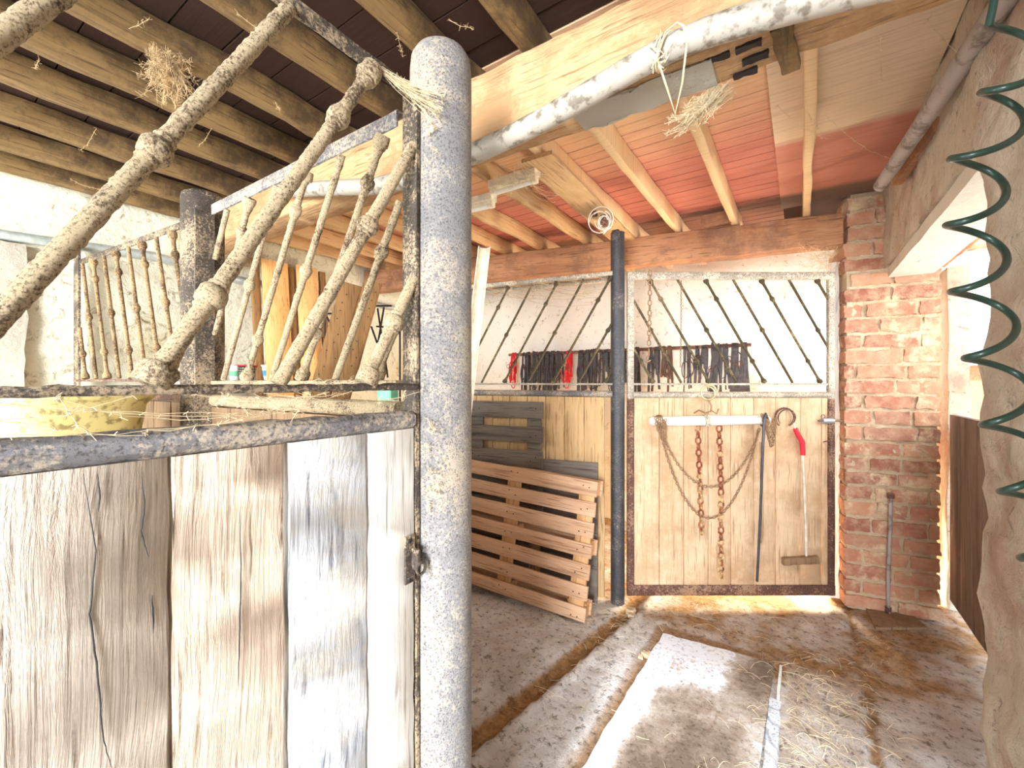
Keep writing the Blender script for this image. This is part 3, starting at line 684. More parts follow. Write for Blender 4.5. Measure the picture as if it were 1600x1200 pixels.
# second post
t = empty('steel_post', (-2.115, 0.80, 0)); tag(t, 'round dark steel post with a flange, standing behind the divider further left', 'post')
zt = EYE + .80; b = MB(); pr = [(0, .078), (1, .078), (zt - .03, .078), (zt - .012, .074), (zt - .002, .06), (zt, .001)]
b.tube([(0, 0, z) for z, r in pr], [r for z, r in pr], 32, cap=False); b.build('pipe', M['dust_iron'], t)
b = MB(); b.box((.096, -.03, 1.1), (0.012, 0.07, 2.15)); b.build('flange', M['dust_iron'], t)

# ---- left grille to the wall
p0, p1 = Vector((-3.60, 0.70, 0)), Vector((-2.20, 0.80, 0)); d = p1 - p0
t = empty('stall_divider', p0, math.atan2(d.y, d.x)); LG = d.length
tag(t, 'far-left stall grille with thin rusty bars ending at the whitewashed wall', 'stall divider')
grille(t, LG, 1.50, 2.17, -0.30, 0.16, 0.155, 0.0095, 0.019, M['bar_brown'], near=False, even=0, x_lo=0.07)
b = MB(); angle(b, (0, 0, 2.20), (LG, 0, 2.20), 0.03, 0.03, 0.006); b.build('top_rail', M['dust_iron'], t)
b = MB(); b.beam((0, 0, 1.488), (LG, 0, 1.488), 0.02, 0.012, jit=0.002); b.build('grille_rail', M['rust'], t)
b = MB(); b.beam((0, 0, 1.41), (LG, 0, 1.41), 0.04, 0.03, jit=0.002); b.build('panel_rail', M['rust'], t)
b = MB(); b.box((0.03, 0, 1.15), (0.075, 0.012, 2.28)); b.build('end_plate', M['dust_iron'], t)
planks(t, [(x, x + .174, M['plank_brown']) for x in [0.005 + i * .174 for i in range(8)]], 0.05, 1.39, 0.0, 0.025)

# ---- rear partition
pr_ = Vector((-1.085, 2.768, 0)); du = Vector((0.982, 0.191, 0)); LR = 1.25; o_ = pr_ - du * LR; LR = 1.295
t = empty('rear_partition', o_, math.atan2(du.y, du.x)); tag(t, 'rear stall partition of tan boards behind the pallets with bars leaning right', 'stall partition')
grille(t, LR, 1.475, 2.185, 0.577, 0.13, 0.186, 0.0085, 0.0165, M['dark_iron'], even=0)
b = MB(); b.beam((0, 0, 2.205), (LR, 0, 2.205), 0.03, 0.03, jit=0.001)
b.beam((0, 0.17, 2.205), (LR, 0.17, 2.205), 0.03, 0.03, jit=0.001)
for i in range(6): b.beam((i * .22 + .02, 0.0, 2.21), (i * .22 + .14, 0.17, 2.21), 0.02, 0.006)
b.build('top_rail', M['rail_light'], t)
b = MB(); b.beam((0, 0, 1.466), (LR, 0, 1.466), 0.025, 0.014, jit=0.001); b.build('grille_rail', M['rail_light'], t)
b = MB(); b.tube([(0, 0, 1.400), (LR, 0, 1.400)], 0.022, 12); b.build('panel_rail', M['rail_dust'], t)
planks(t, [(x, x + .138, M['plank_part']) for x in [i * .138 for i in range(9)]], 0.03, 1.378, 0.0, 0.025)
# rear post
t = empty('rear_post', cw((965 - 800) / F * 2.90, 2.90, -EYE)); tag(t, 'slim dark round steel post the gate hangs on', 'post')
b = MB(); b.tube([(0, 0, 0), (0, 0, 1.2), (0, 0, EYE + 1.0)], 0.046, 24); b.build('pipe', M['post_dark'], t)
b = MB(); b.box((-.02, 0.03, 2.30), (0.05, 0.05, 0.42)); b.build('bracket', M['dust_iron'], t)

# ---- gate
GZ = 2.885
go = cw((976 - 800) / F * GZ, GZ, -EYE) + Vector((0.02 * cs, 0.02 * sn, 0)); LGt = 1.375
gate = empty('stall_gate', go, YAW); tag(gate, 'tall stall gate of pale boards in a steel frame with slanted bars above', 'gate')
t = gate
grille(t, LGt - .03, 1.475, 2.165, -0.577, 1.288, 0.186, 0.0085, 0.0165, M['dark_iron'], even=0, x_lo=0.03)
b = MB(); b.beam((0, 0, 2.188), (LGt, 0, 2.188), 0.03, 0.05, jit=0.001); b.build('top_rail', M['rail_light'], t)
b = MB(); b.beam((0.03, 0, 1.466), (LGt - .03, 0, 1.466), 0.02, 0.014); b.build('grille_rail', M['rail_light'], t)
b = MB(); b.tube([(0.03, -.004, 1.395), (LGt - .03, -.004, 1.395)], 0.021, 14); b.build('panel_rail', M['rail_light'], t)
for x, zt_ in ((0.018, 2.21), (LGt - .02, 2.20)):
    b = MB(); b.beam((x, 0, 1.37), (x, 0, zt_), 0.042, 0.03, up=(0, 1, 0), jit=0.001); st = b.build('upper_stile', M['rail_light'], t)
    b = MB(); b.beam((x, 0, 0.06), (x, 0, 1.37), 0.042, 0.032, up=(0, 1, 0), jit=0.002); b.build('lower_stile', M['rust'], t)
b = MB(); b.beam((0, 0, 0.095), (LGt, 0, 0.095), 0.034, 0.07, jit=0.002); b.build('bottom_rail', M['rust'], t)
xs = [0.040]
for px in (1027, 1065, 1103, 1138, 1174, 1208, 1247, 1280): xs.append((px - 996 + 18) / F * GZ - 0.0)
xs.append(LGt - .042)
planks(t, [(xs[i], xs[i + 1], M['plank_gate']) for i in range(len(xs) - 1)], 0.13, 1.374, 0.004, 0.022, 0.002)
def G(px, py, dy=0.0):   # point on gate plane, local coords
    return Vector(((px - 976) / F * GZ - 0.02, dy, EYE + (597 - py) / F * GZ))
b = MB(); p = G(1288, 657, -.03); b.tube([p + Vector((-.06, 0, 0)), p + Vector((.14, 0, 0))], 0.006, 8); lt = b.build('bolt', M['rust'], t)
b = MB(); b.tube([p + Vector((-.035, 0, 0)), p + Vector((.035, 0, 0))], 0.019, 14); b.build('bolt_sleeve', M['galv'], lt)
b = MB(); b.torus(p + Vector((-.03, 0, .028)), 0.012, 0.003); b.torus(p + Vector((.02, 0, .028)), 0.012, 0.003); b.build('bolt_ring', M['rust'], lt)
b = MB(); b.tube([G(1283, 690, -.02), G(1290, 688, -.028), G(1293, 695, -.028), G(1290, 712, -.022), G(1293, 722, -.02)], 0.004, 6); b.build('hook', M['rust'], t)

def gate_thing(name, label, cat, px, py, group=None):
    l = G(px, py); o = empty(name, go + Matrix.Rotation(YAW, 3, 'Z') @ l, YAW); tag(o, label, cat, group); return o, l
DY = -0.04
# white wooden bar
t, l0 = gate_thing('wooden_bar', 'bleached wooden draw bar hung across the top boards of the gate', 'wooden bar', 1100, 657)
b = MB(); b.lathe(G(1012, 657, DY) - l0, G(1196, 655, DY) - l0, [(0, .022), (.03, .03), (.3, .032), (.5, .034), (.7, .032), (.97, .03), (1, .022)], 14, jit=0.004, jf=20); b.build('bar', M['whitewood'], t)
b = MB()
for px in (1026, 1188):
    c = G(px, 657, DY) - l0
    for q in (-.01, 0.0, .01): b.torus(c + Vector((q, 0, 0)), 0.037, 0.004, (1, 0.1 * q * 100, 0), n=16, m=6)
b.build('iron_band', M['chain_thin'], t)
b = MB(); b.beam(G(1095, 657, DY) - l0, G(1103, 656, DY) - l0, 0.075, 0.075, jit=.001, cham=.3); b.build('centre_band', M['rail_light'], t)
# ring + hook on the rail
t, l0 = gate_thing('iron_ring', 'large pale iron ring with a hook on the gate rail above the wooden bar', 'ring', 1103, 612)
b = MB(); b.torus(G(1103, 613, DY) - l0, 0.05, 0.006, (0, 1, 0.2)); b.torus(G(1101, 614, DY - .01) - l0, 0.042, 0.005, (0.2, 1, -0.1)); b.build('ring', M['brass'], t)
b = MB(); b.tube([G(*v) - l0 for v in ((1103, 624, DY), (1107, 634, DY), (1106, 642, DY), (1098, 645, DY), (1086, 640, DY - .02), (1080, 645, DY))], 0.005, 6); b.tube([G(*v) - l0 for v in ((1106, 640, DY), (1114, 646, DY - .01), (1116, 638, DY - .02))], 0.004, 6); b.build('hook', M['chain_thin'], t)
# chains
t, l0 = gate_thing('rusty_chain', 'short thick rusty chain hanging left under the wooden bar', 'chain', 1090, 745, 'thick chains on the gate')
b = MB(); b.chain([G(1086, 664, DY) - l0, G(1089, 740, DY) - l0, G(1092, 832, DY) - l0], 0.052, 0.032, 0.0055); b.build('links', M['chain_rust'], t)
t, l0 = gate_thing('rusty_chain', 'long thick rusty chain hanging right under the wooden bar nearly to the gate bottom', 'chain', 1120, 780, 'thick chains on the gate')
b = MB(); b.chain([G(1119, 664, DY) - l0, G(1122, 760, DY) - l0, G(1122, 902, DY) - l0], 0.054, 0.033, 0.0055); b.build('links', M['chain_rust'], t)
def sag(px0, py0, px1, py1, low, dy, asym=0.5):
    r_ = []
    for i in range(41):
        u = i / 40; y_ = lerp(py0, py1, u) + (low - (py0 + py1) / 2) * (4 * u * (1 - u)) ** 0.85
        r_.append(G(lerp(px0, px1, u), y_, dy))
    return r_
t, l0 = gate_thing('looped_chain', 'thin brown chain hanging in two deep loops across the gate boards', 'chain', 1100, 720)
for (low, e) in ((758, 1180), (806, 1178)):
    b = MB(); b.chain([v - l0 for v in sag(1026, 662, e, 668, low, DY - .012)], 0.026, 0.014, 0.0028); b.build('loop', M['chain_thin'], t)
b = MB()
for i in range(5): b.chain([v - l0 for v in sag(1018 + i * 3, 650 + i * 2, 1030 + i, 652, 672 + i * 6, DY - .035)], 0.024, 0.013, 0.0026)
b.build('tangled_end', M['chain_thin'], t)
b = MB()
for i in range(5): b.chain([v - l0 for v in sag(1180 + i * 2, 645 + i, 1198 + i, 650, 668 + i * 7, DY - .035)], 0.024, 0.013, 0.0026)
b.build('tangled_end', M['chain_thin'], t)
# dark rod
t, l0 = gate_thing('metal_rod', 'long dark metal rod hooked over the right end of the wooden bar', 'rod', 1180, 770)
b = MB(); b.tube([G(*v) - l0 for v in ((1189, 652, DY - .03), (1184, 645, DY - .05), (1181, 652, DY - .055), (1181, 700, DY - .04), (1180, 800, DY - .02), (1179, 905, DY + .01))], 0.008, 10); b.build('rod', M['blackrod'], t)
b = MB(); b.tube([G(*v) - l0 for v in ((1183, 690, DY), (1184, 780, DY), (1184, 845, DY))], 0.005, 6); b.build('thin_rod', M['chain_thin'], t)
# horseshoe and scraper
t, l0 = gate_thing('iron_loop', 'round open iron loop nailed to the gate boards above the scraper', 'iron loop', 1223, 652)
b = MB(); b.torus(G(1223, 652, -.02) - l0, 0.062, 0.006, (0, 1, 0), arc=(math.radians(-60), math.radians(235))); b.torus(G(1225, 652, -.03) - l0, 0.054, 0.004, (0.1, 1, 0.1), arc=(math.radians(-70), math.radians(225))); b.build('loop', M['rust'], t)
t, l0 = gate_thing('hand_scraper', 'yard scraper with a red grip, thin pale handle and wooden head hanging on the gate', 'scraper', 1250, 770)
b = MB(); b.tube([G(*v) - l0 for v in ((1249, 706, -.03), (1252, 760, -.03), (1254, 820, -.03), (1255, 866, -.03))], 0.008, 8); b.build('handle', M['handle'], t)
b = MB(); b.tube([G(*v) - l0 for v in ((1238, 669, -.03), (1242, 678, -.03), (1249, 690, -.03), (1250, 710, -.03))], [.014, .016, .016, .015], 10); b.build('red_grip', M['red'], t)['label'] = 'red grip'
b = MB(); b.tube([G(*v) - l0 for v in ((1232, 662, -.025), (1236, 660, -.025), (1238, 669, -.03))], 0.003, 6); b.build('hanging_wire', M['galv'], t)
b = MB(); b.beam(G(1218, 874, -.035) - l0, G(1272, 871, -.035) - l0, 0.035, 0.045, jit=.006, seg=.03); b.build('wooden_head', M['plank_brown'], t)
# chains hanging from the gate top
t, l0 = gate_thing('hook_chain', 'pale chain with a hook hanging inside the bars near the gate left stile', 'chain', 1013, 500)
b = MB(); b.chain([G(1014, 424, -.025) - l0, G(1013, 500, -.025) - l0, G(1012, 548, -.025) - l0], 0.042, 0.022, 0.004); b.build('links', M['chain_thin'], t)
b = MB(); b.tube([G(*v) - l0 for v in ((1012, 545, -.025), (1012, 556, -.025), (1008, 560, -.025), (1009, 566, -.025), (1014, 563, -.03))], 0.005, 6); b.build('hook', M['chain_thin'], t)
t, l0 = gate_thing('thin_hanging_chain', 'very thin chain hanging straight down behind the second knobbed gate bar', 'chain', 1067, 490)
b = MB(); b.chain([G(1067, 430, .03) - l0, G(1067, 500, .03) - l0, G(1066, 575, .03) - l0], 0.016, 0.009, 0.0018); b.build('links', M['chain_thin'], t)

# ================================================================== harness rack on the far wall
zr = EYE + .33
for (xa, xb, lab) in ((-2.95, -0.36, 'long rusty rail fixed along the far white wall carrying the harness'),):
    t = empty('harness_rail', (xa, YF - .14, zr)); tag(t, lab, 'rail')
    b = MB(); b.tube([(0, 0, 0), (xb - xa, 0, 0)], 0.016, 10); b.build('rail', M['rust'], t)
    for x in (0.1, 1.25, 2.45):
        b = MB(); b.tube([(x, 0, 0), (x, 0.13, 0)], 0.010, 8); b.build('bracket', M['rust'], t)
def ribbon(b, pts, wd, th=0.004, wdir=(1, 0, 0)):
    pts = [Vector(p) for p in pts]; wv = Vector(wdir) * wd / 2; vs_ = []
    for i, p in enumerate(pts):
        t_ = (pts[min(i + 1, len(pts) - 1)] - pts[max(i - 1, 0)]).normalized(); n_ = t_.cross(wv).normalized() * th / 2
        vs_ += [p - wv - n_, p + wv - n_, p + wv + n_, p - wv + n_]
    fs = []
    for i in range(len(pts) - 1):
        for k in range(4):
            k2 = (k + 1) % 4; fs.append((i * 4 + k, i * 4 + k2, i * 4 + 4 + k2, i * 4 + 4 + k))
    fs += [(3, 2, 1, 0), tuple((len(pts) - 1) * 4 + k for k in range(4))]
    b.add(vs_, fs, True)
def make_bridle(seed, mat, n=4, ln=0.55, wd=0.026):
    rnd = random.Random(seed); t = empty('bridle', (0, 0, 0)); b = MB()
    for i in range(n):
        x = rnd.uniform(-.045, .045); l = ln * rnd.uniform(.6, 1.1); sp = rnd.uniform(.018, .03); dx = rnd.uniform(-.03, .03)
        pts = [(x + dx, -.022 - sp * .3, -l), (x + dx * .5, -.03, -l * .5), (x, -.026, -.04), (x, -.018, .010), (x, 0, .022 + i * .002), (x, .018, .010), (x, .026, -.04), (x - dx * .3, .03, -l * .45), (x - dx, .02, -l * rnd.uniform(.7, 1))]
        ribbon(b, pts, wd * rnd.uniform(.6, 1.2))
    for i in range(3):
        x = rnd.uniform(-.04, .04); z = -rnd.uniform(.18, .3); R_ = rnd.uniform(.05, .08)
        b.tube([(x + R_ * .5 * math.sin(a), -.04, z + R_ * 1.6 * math.cos(a)) for a in [2 * PI * k / 18 for k in range(18)]], 0.005, 6, closed=True)
    b.build('straps', mat, t)
    b = MB(); b.torus((rnd.uniform(-.03, .03), -.052, -rnd.uniform(.14, .2)), 0.022, 0.003); b.build('ring', M['rust'], t)
    return t
protos = [make_bridle(1, M['leather']), make_bridle(2, M['leather'], 6, .5, .02), make_bridle(3, M['leather'], 3, .6, .04), make_bridle(4, M['leather_br'], 4, .5, .028), make_bridle(5, M['leather'], 5, .55, .018)]
redp = [make_bridle(9, M['redcloth'], 3, .42, .02), make_bridle(10, M['redcloth'], 3, .45, .02)]
used = set(); x = -2.70; k = 0
REDX = {}
slots = []
while x < -0.40:
    slots.append(x); x += 0.088 + 0.03 * abs(math.sin(x * 9))
for i, x in enumerate(slots):
    if i in (6, 13, 16): continue
    pr = protos[[0, 1, 4, 2, 1, 0, 3, 2, 4][i % 9]]
    if i == 5: pr = redp[0]
    o = pr if id(pr) not in used else copy_tree(pr); used.add(id(pr))
    o.location = (x, YF - .14, zr); o.scale = (random.uniform(.8, 1.1), random.uniform(.8, 1.3), random.uniform(.62, 1.15))
    if pr is redp[0]: tag(o, 'red webbing halter hanging among the black bridles', 'halter')
    elif pr is protos[3]: tag(o, 'brown leather bridle in the row of harness on the far wall rail', 'bridle', 'brown bridles on the far wall rail')
    elif x < -1.42: tag(o, 'black leather bridle on the far wall rail, seen through the rear partition bars', 'bridle', 'black bridles behind the rear partition')
    else: tag(o, 'black leather bridle on the far wall rail, seen through the gate bars', 'bridle', 'black bridles behind the gate')
redp[1].location = (-2.90, YF - .14, zr); tag(redp[1], 'red and white halter hanging alone at the left end of the rail', 'halter')

# ================================================================== pallets and leaning stuff
def make_pallet(name, W_, H_, nsl, mh, mv, slw, blocks=True):
    """upright pallet, slats along x, front face toward -y"""
    t = empty(name)
    pitch = (H_ - slw) / (nsl - 1)
    for i in range(nsl):
        b = MB(); z = slw / 2 + i * pitch; b.beam((0, 0, z), (W_, 0, z), 0.02, slw + random.uniform(-.006, .006), jit=0.002, seg=.15, seed=i); 
        for xx in (0.06, W_ / 2, W_ - .06):
            pass
        b.build('slat', mh, t)
    b = MB()
    for i in range(nsl):
        for xx in (0.05, 0.09, W_ / 2 - .02, W_ / 2 + .03, W_ - .09, W_ - .05):
            z = slw / 2 + i * pitch + random.uniform(-.02, .02); b.tube([(xx, -.0095, z), (xx, -.0115, z)], 0.0045, 6)
    b.build('nail_heads', M['black'], t)
    for x in (0.06, W_ / 2, W_ - .07):
        b = MB(); b.beam((x, .021, 0.01), (x, .021, H_ - .01), 0.10, 0.02, up=(0, 1, 0), jit=0.002, seg=.2); b.build('stringer', mv, t)
    if blocks:
        for x in (0.07, W_ / 2, W_ - .075):
            for z in (0.05, H_ / 2, H_ - .05):
                b = MB(); b.box((x, .068, z), (0.13, 0.072, 0.09)); b.build('block', mv, t)
        for z in (0.05, H_ / 2, H_ - .05):
            b = MB(); b.beam((0, .115, z), (W_, .115, z), 0.02, 0.095, jit=0.001, seg=.2); b.build('bottom_board', mh, t)
    return t
# front pallet
t = make_pallet('wooden_pallet', 1.18, 0.85, 7, M['pallet'], M['pallet_v'], 0.088)
tag(t, 'clean pinkish wooden pallet standing on its long side, leaning at the rear partition', 'pallet', 'pallets leaning at the rear partition')
pr0 = Vector((-1.09, 2.44, 0.012)); az = math.radians(5); t.rotation_euler = (math.radians(-6.5), math.radians(3.6), az); t.location = pr0 - Vector((1.18 * math.cos(az), 1.18 * math.sin(az), -0.072))
# grey pallets behind
t = make_pallet('wooden_pallet', 1.05, 0.98, 6, M['pallet_dark'], M['pallet_dark'], 0.115, False)
tag(t, 'dark grey slatted pallet propped high against the partition behind the pinkish pallet', 'pallet', 'pallets leaning at the rear partition')
nr = Vector((-0.191, 0.982, 0)); az = math.atan2(.191, .982)
p = cw((850 - 800) / F * 3.03, 3.03, 0); sr = (p - pr_).dot(du)
base = pr_ + du * (sr - 1.05) - nr * 0.075
t.rotation_euler = (math.radians(-1), 0, az); t.location = (base.x, base.y, 0.36)
b = MB(); b.box((0, 0, 0.175), (0.9, 0.04, 0.35)); o = b.build('timber_block', M['pallet_dark']); q = pr_ + du * (sr - .55) - nr * 0.055; o.location = (q.x, q.y, 0.0); o.rotation_euler = (0, 0, az); tag(o, 'dark timber block on the floor under the grey pallet', 'block')
# grey sheet
b = MB(); b.beam((0, 0, 0.0), (0, 0, 0.93), 0.40, 0.012, up=(0, 1, 0), jit=.002); o = b.build('grey_board', M['pallet_dark'])
q = cw((933 - 800) / F * 2.86, 2.86, -EYE); sb = (q - pr_).dot(du); q = pr_ + du * (sb - .20) - nr * 0.06
o.location = (q.x, q.y, 0.01); o.rotation_euler = (math.radians(-1), 0, az); tag(o, 'dark grey flat board standing between the pinkish pallet and the partition', 'board')

# white gutter
t = empty('plastic_gutter', W(757, 384, 2.50)); tag(t, 'long cream plastic gutter leaning upright beside the foreground post', 'gutter')
b = MB(); a0 = Vector((0, 0, 0)); a1 = W(688, 992, 2.47) - t.location; n = 10; vs_ = []; fs = []
dr = (a1 - a0).normalized(); xx = Vector((cs, sn, 0)); yy = Vector((-sn, cs, 0))
prof = []
for k in range(9):
    a_ = PI * (k / 8) ; prof.append((0.036 * math.cos(a_), 0.05 * math.sin(a_)))
prof2 = [(x_ * .9, y_ * .92) for x_, y_ in prof[::-1]]
full = prof + prof2
for e in (a0, a1):
    for (x_, y_) in full: vs_.append(e + xx * x_ + yy * y_)
m_ = len(full)
for k in range(m_):
    k2 = (k + 1) % m_; fs.append((k, k2, m_ + k2, m_ + k))
b.add(vs_, fs, False); b.build('channel', M['gutter'], t)

# squeegee / flat shovel by the pier
t = empty('floor_scraper', onz(1398, 972, 0.0)); tag(t, 'flat yard scraper with a thin upright handle leaning on the brick pier', 'scraper'); L0 = t.location
b = MB()
q = [onz(1353, 955), onz(1408, 950), onz(1450, 985), onz(1368, 985)]; q = [v - L0 for v in q]
top = [v + Vector((0, 0, .018)) for v in q]; b.add([v + Vector((0, 0, .002)) for v in q] + top, [(0, 1, 2, 3), (7, 6, 5, 4), (0, 4, 5, 1), (1, 5, 6, 2), (2, 6, 7, 3), (3, 7, 4, 0)]); b.build('blade', M['plank_brown'], t)
hb = onz(1388, 958, 0.02) - L0; ht = ony(1392, 775, 3.535) - L0
b = MB(); b.tube([hb, hb.lerp(ht, .3) + Vector((-.004, 0, 0)), hb.lerp(ht, .7), ht], 0.010, 10); b.build('handle', M['pvc_grey'], t)
b = MB(); b.box(ht, (0.035, 0.02, 0.03)); b.build('end_cap', M['rust'], t)
b = MB(); b.tube([hb + Vector((0, 0, -.002)), hb.lerp(ht, .05)], 0.016, 10); b.build('socket', M['rust'], t)

# lower half door
t = empty('door_1', (0.80, 2.3, 0.0)); tag(t, kind='structure')
for i in range(7):
    b = MB(); y_ = i * .215 + .1; b.beam((0, y_, 0.11), (0, y_, EYE - .205), 0.212, 0.03, up=(1, 0, 0), jit=0.002, seed=i); b.build('door_board', M['door_wood'], t)
b = MB(); b.beam((0.03, 0.05, .3), (0.03, 1.42, .3), 0.03, 0.09); b.beam((0.03, 0.05, 1.1), (0.03, 1.42, 1.1), 0.03, 0.09); b.build('door_ledge', M['door_wood'], t)
# yard beyond
b = MB(); b.box((6.0, 9.0, -0.03), (10.2, 28, 0.04)); tag(b.build('yard_ground', M['yard']), kind='structure')
t = empty('neighbour_house', (4.9, 20.0, 0)); tag(t, 'pale house roof far off, seen through the open upper half of the doorway', 'house')
b = MB(); b.box((0, 0, 1.1), (5, 3, 2.2)); b.build('wall', M['house_wall'], t)
b = MB(); b.beam((-2.8, -1.0, 2.6), (2.8, -1.0, 2.6), 2.6, 0.15, up=(0, -.5, 1)); b.build('roof', M['house_roof'], t)
t = empty('porch_roof', (1.0, 4.7, 2.5)); tag(t, 'orange tiled lean-to roof outside above the open upper doorway', 'roof')
for i in range(6):
    b = MB(); b.beam((0, i * .32, .02 + i * .09), (1.5, i * .32, .02 + i * .09), 0.34, 0.03, up=(0, -.28, 1), jit=.002); b.build('tile_row', M['house_wall'], t)
b = MB(); b.beam((.05, 0, -.05), (.9, 1.7, .42), 0.05, 0.07); b.build('rafter', M['plank_white'], t)
b = MB(); b.beam((.05, .1, -.35), (.75, .2, .05), 0.04, 0.05); b.build('brace', M['plank_white'], t)

# pipes in the right ceiling corner
b = MB(); a0, a1 = onz(1376, 290, EYE + 1.0), onz(1552, 26, EYE + 1.0); dd = (a0 - a1); b.tube([a1 - dd * .6, a1, a0], 0.030, 16)
o = b.build('ceiling_pipe', M['pvc_grey']); tag(o, 'grey stained drain pipe running along the ceiling edge above the stone wall', 'pipe')
b = MB(); a0, a1 = onz(1402, 282, EYE + 1.04), onz(1566, 60, EYE + 1.04); dd = a0 - a1; b.beam(a1 - dd * .5, a0 , 0.04, 0.05, jit=.006, seg=.08)
o = b.build('wall_plate', M['purlin']); tag(o, 'dark wooden strip running beside the drain pipe along the stone wall', 'wood strip')

# coiled cable
left = [(1478, -90), (1545, 118 - 100), (1545, 118), (1482, 255), (1478, 366), (1487, 468), (1510, 570), (1537, 672), (1567, 783), (1600, 890)]
t = empty('coiled_cable', (0.30, 0.75, 1.6)); tag(t, 'dark green coiled cable hanging in wide loops in front of the stone wall', 'cable'); pts = []
Zc = 0.80
def cable_ctr(y_):
    for i in range(len(left) - 1):
        if left[i][1] <= y_ <= left[i + 1][1]:
            u = (y_ - left[i][1]) / (left[i + 1][1] - left[i][1]); return lerp(left[i][0], left[i + 1][0], u)
    return left[-1][0]
for i in range(0, 281):
    a_ = 2 * PI * i / 32; yp = 40 + 104 * i / 32
    cx_ = cable_ctr(yp) + 46; px = cx_ - 46 * math.cos(a_); Zz = Zc + 0.05 * math.sin(a_)
    pts.append(W(px, yp - 14 * math.sin(a_), Zz) - t.location)
top_ = pts[0]; pts = [Vector((top_.x + .02, top_.y, ZC - 1.6)), Vector((top_.x + .015, top_.y, top_.z + .12)), Vector((top_.x + .005, top_.y, top_.z + .03))] + pts
b = MB(); b.tube(pts, 0.0062, 10); b.build('coil', M['cable'], t)

# lamp fittings
def tube_lamp(lab, p, dirv, ln):
    t = empty('tube_lamp', p); tag(t, lab, 'lamp'); d_ = Vector(dirv).normalized()
    b = MB(); b.beam((0, 0, 0), d_ * ln, 0.06, 0.045); b.build('housing', M['gutter'], t)
    for k in (0.02, ln - .02):
        b = MB(); b.beam(d_ * (k - .015) + Vector((0, 0, -.035)), d_ * (k + .015) + Vector((0, 0, -.035)), 0.04, 0.04); b.build('end_holder', M['gutter'], t)
    b = MB(); b.tube([d_ * .03 + Vector((0, 0, -.045)), d_ * (ln - .03) + Vector((0, 0, -.045))], 0.013, 12); b.build('glass_tube', M['plastic_white'], t)
    b = MB(); b.tube([(0, 0, 0.02), d_ * -.03 + Vector((0, 0, .05)), d_ * -.05 + Vector((0, 0, .02)), d_ * -.09 + Vector((0, 0, .09))], 0.004, 6); b.build('wire', M['plastic_white'], t)
p = onz(772, 308, EYE + 1.035); tube_lamp('cream tube lamp fitting hanging under the joists just right of the foreground post', p, (-1, -0.08, 0), 0.62)
p = onz(840, 268, EYE + 1.09); tube_lamp('cream tube lamp fitting mounted closer to the oak beam', p, (-1, -0.0, 0), 0.3)
b = MB(); a0, a1 = onz(985, 385, ZJ - .012), onz(838, 245, ZJ - .012); b.beam(a1, a0, 0.17, 0.02, jit=.004, seg=.1)
o = b.build('ceiling_board', M['joist']); tag(o, 'wide pale board nailed under the joists running to the rear post', 'board')
t = empty('wire_cluster', onz(945, 345, ZJ - .1)); tag(t, 'tangle of wires and a junction box at the head of the rear post', 'junction box')
b = MB(); b.box((0, 0, 0), (0.05, 0.04, 0.07)); b.box((-.06, -.02, .05), (0.03, 0.03, 0.03)); b.build('box', M['rust'], t)
b = MB()
for i in range(7):
    R_ = .03 + .008 * i; b.torus((0.02 * math.sin(i), -.03 - .004 * i, -.02 + .01 * math.cos(i * 2)), R_, 0.0028, (0.2 * math.sin(i * 3), 1, .3), arc=(i, i + 4.4))
b.build('wires', M['plastic_white'], t)

# ================================================================== left wall things
q = [onx(px, py, XL + .05) for px, py in ((-60, 356), (10, 368), (240, 400), (370, 437), (540, 466), (640, 487))]
b = MB(); b.tube(q, 0.028, 14); o = b.build('wall_pipe', M['galvwall']); tag(o, 'pale grey metal pipe running along the left whitewashed wall', 'pipe')
b = MB(); b.rbox((XL - .02, 0.05, 0), (XL + .06, 0.50, 2.25), .06, .02, 5, 2); o = b.build('wall_pilaster', M['pilaster']); tag(o, 'grey rendered pilaster on the left wall at the picture edge', 'pilaster')
PL = [((388, 403), 405, 'pine_dark', 'narrow dark board leaning on the left wall, leftmost of the row'), ((406, 447), 409, 'pine', 'wide knotty pine board leaning on the left wall behind the pipe'),
      ((447, 460), 421, 'pine_dark', 'brown board leaning on the left wall just right of the widest pine board'), ((460, 493), 418, 'pine', 'orange pine board leaning on the left wall with a grained face'),
      ((495, 506), 426, 'pine_dark', 'short narrow brown board at the right end of the leaning row')]
for i, ((pa, pb), py, mt, lab) in enumerate(PL):
    dx = 0.10 + (i % 2) * 0.03
    a0, a1 = onx(pa, py, XL + dx), onx(pb, py, XL + dx); wd = (a1 - a0).length; c = (a0 + a1) / 2
    b = MB(); b.beam((0.22, 0, 0.01), (0, 0, c.z), wd - .01, 0.024, up=(1, 0, 0), jit=.001, seg=.3); o = b.build('leaning_board', M[mt]); o.location = (c.x + .02, c.y, 0); tag(o, lab, 'board', 'boards leaning on the left wall')
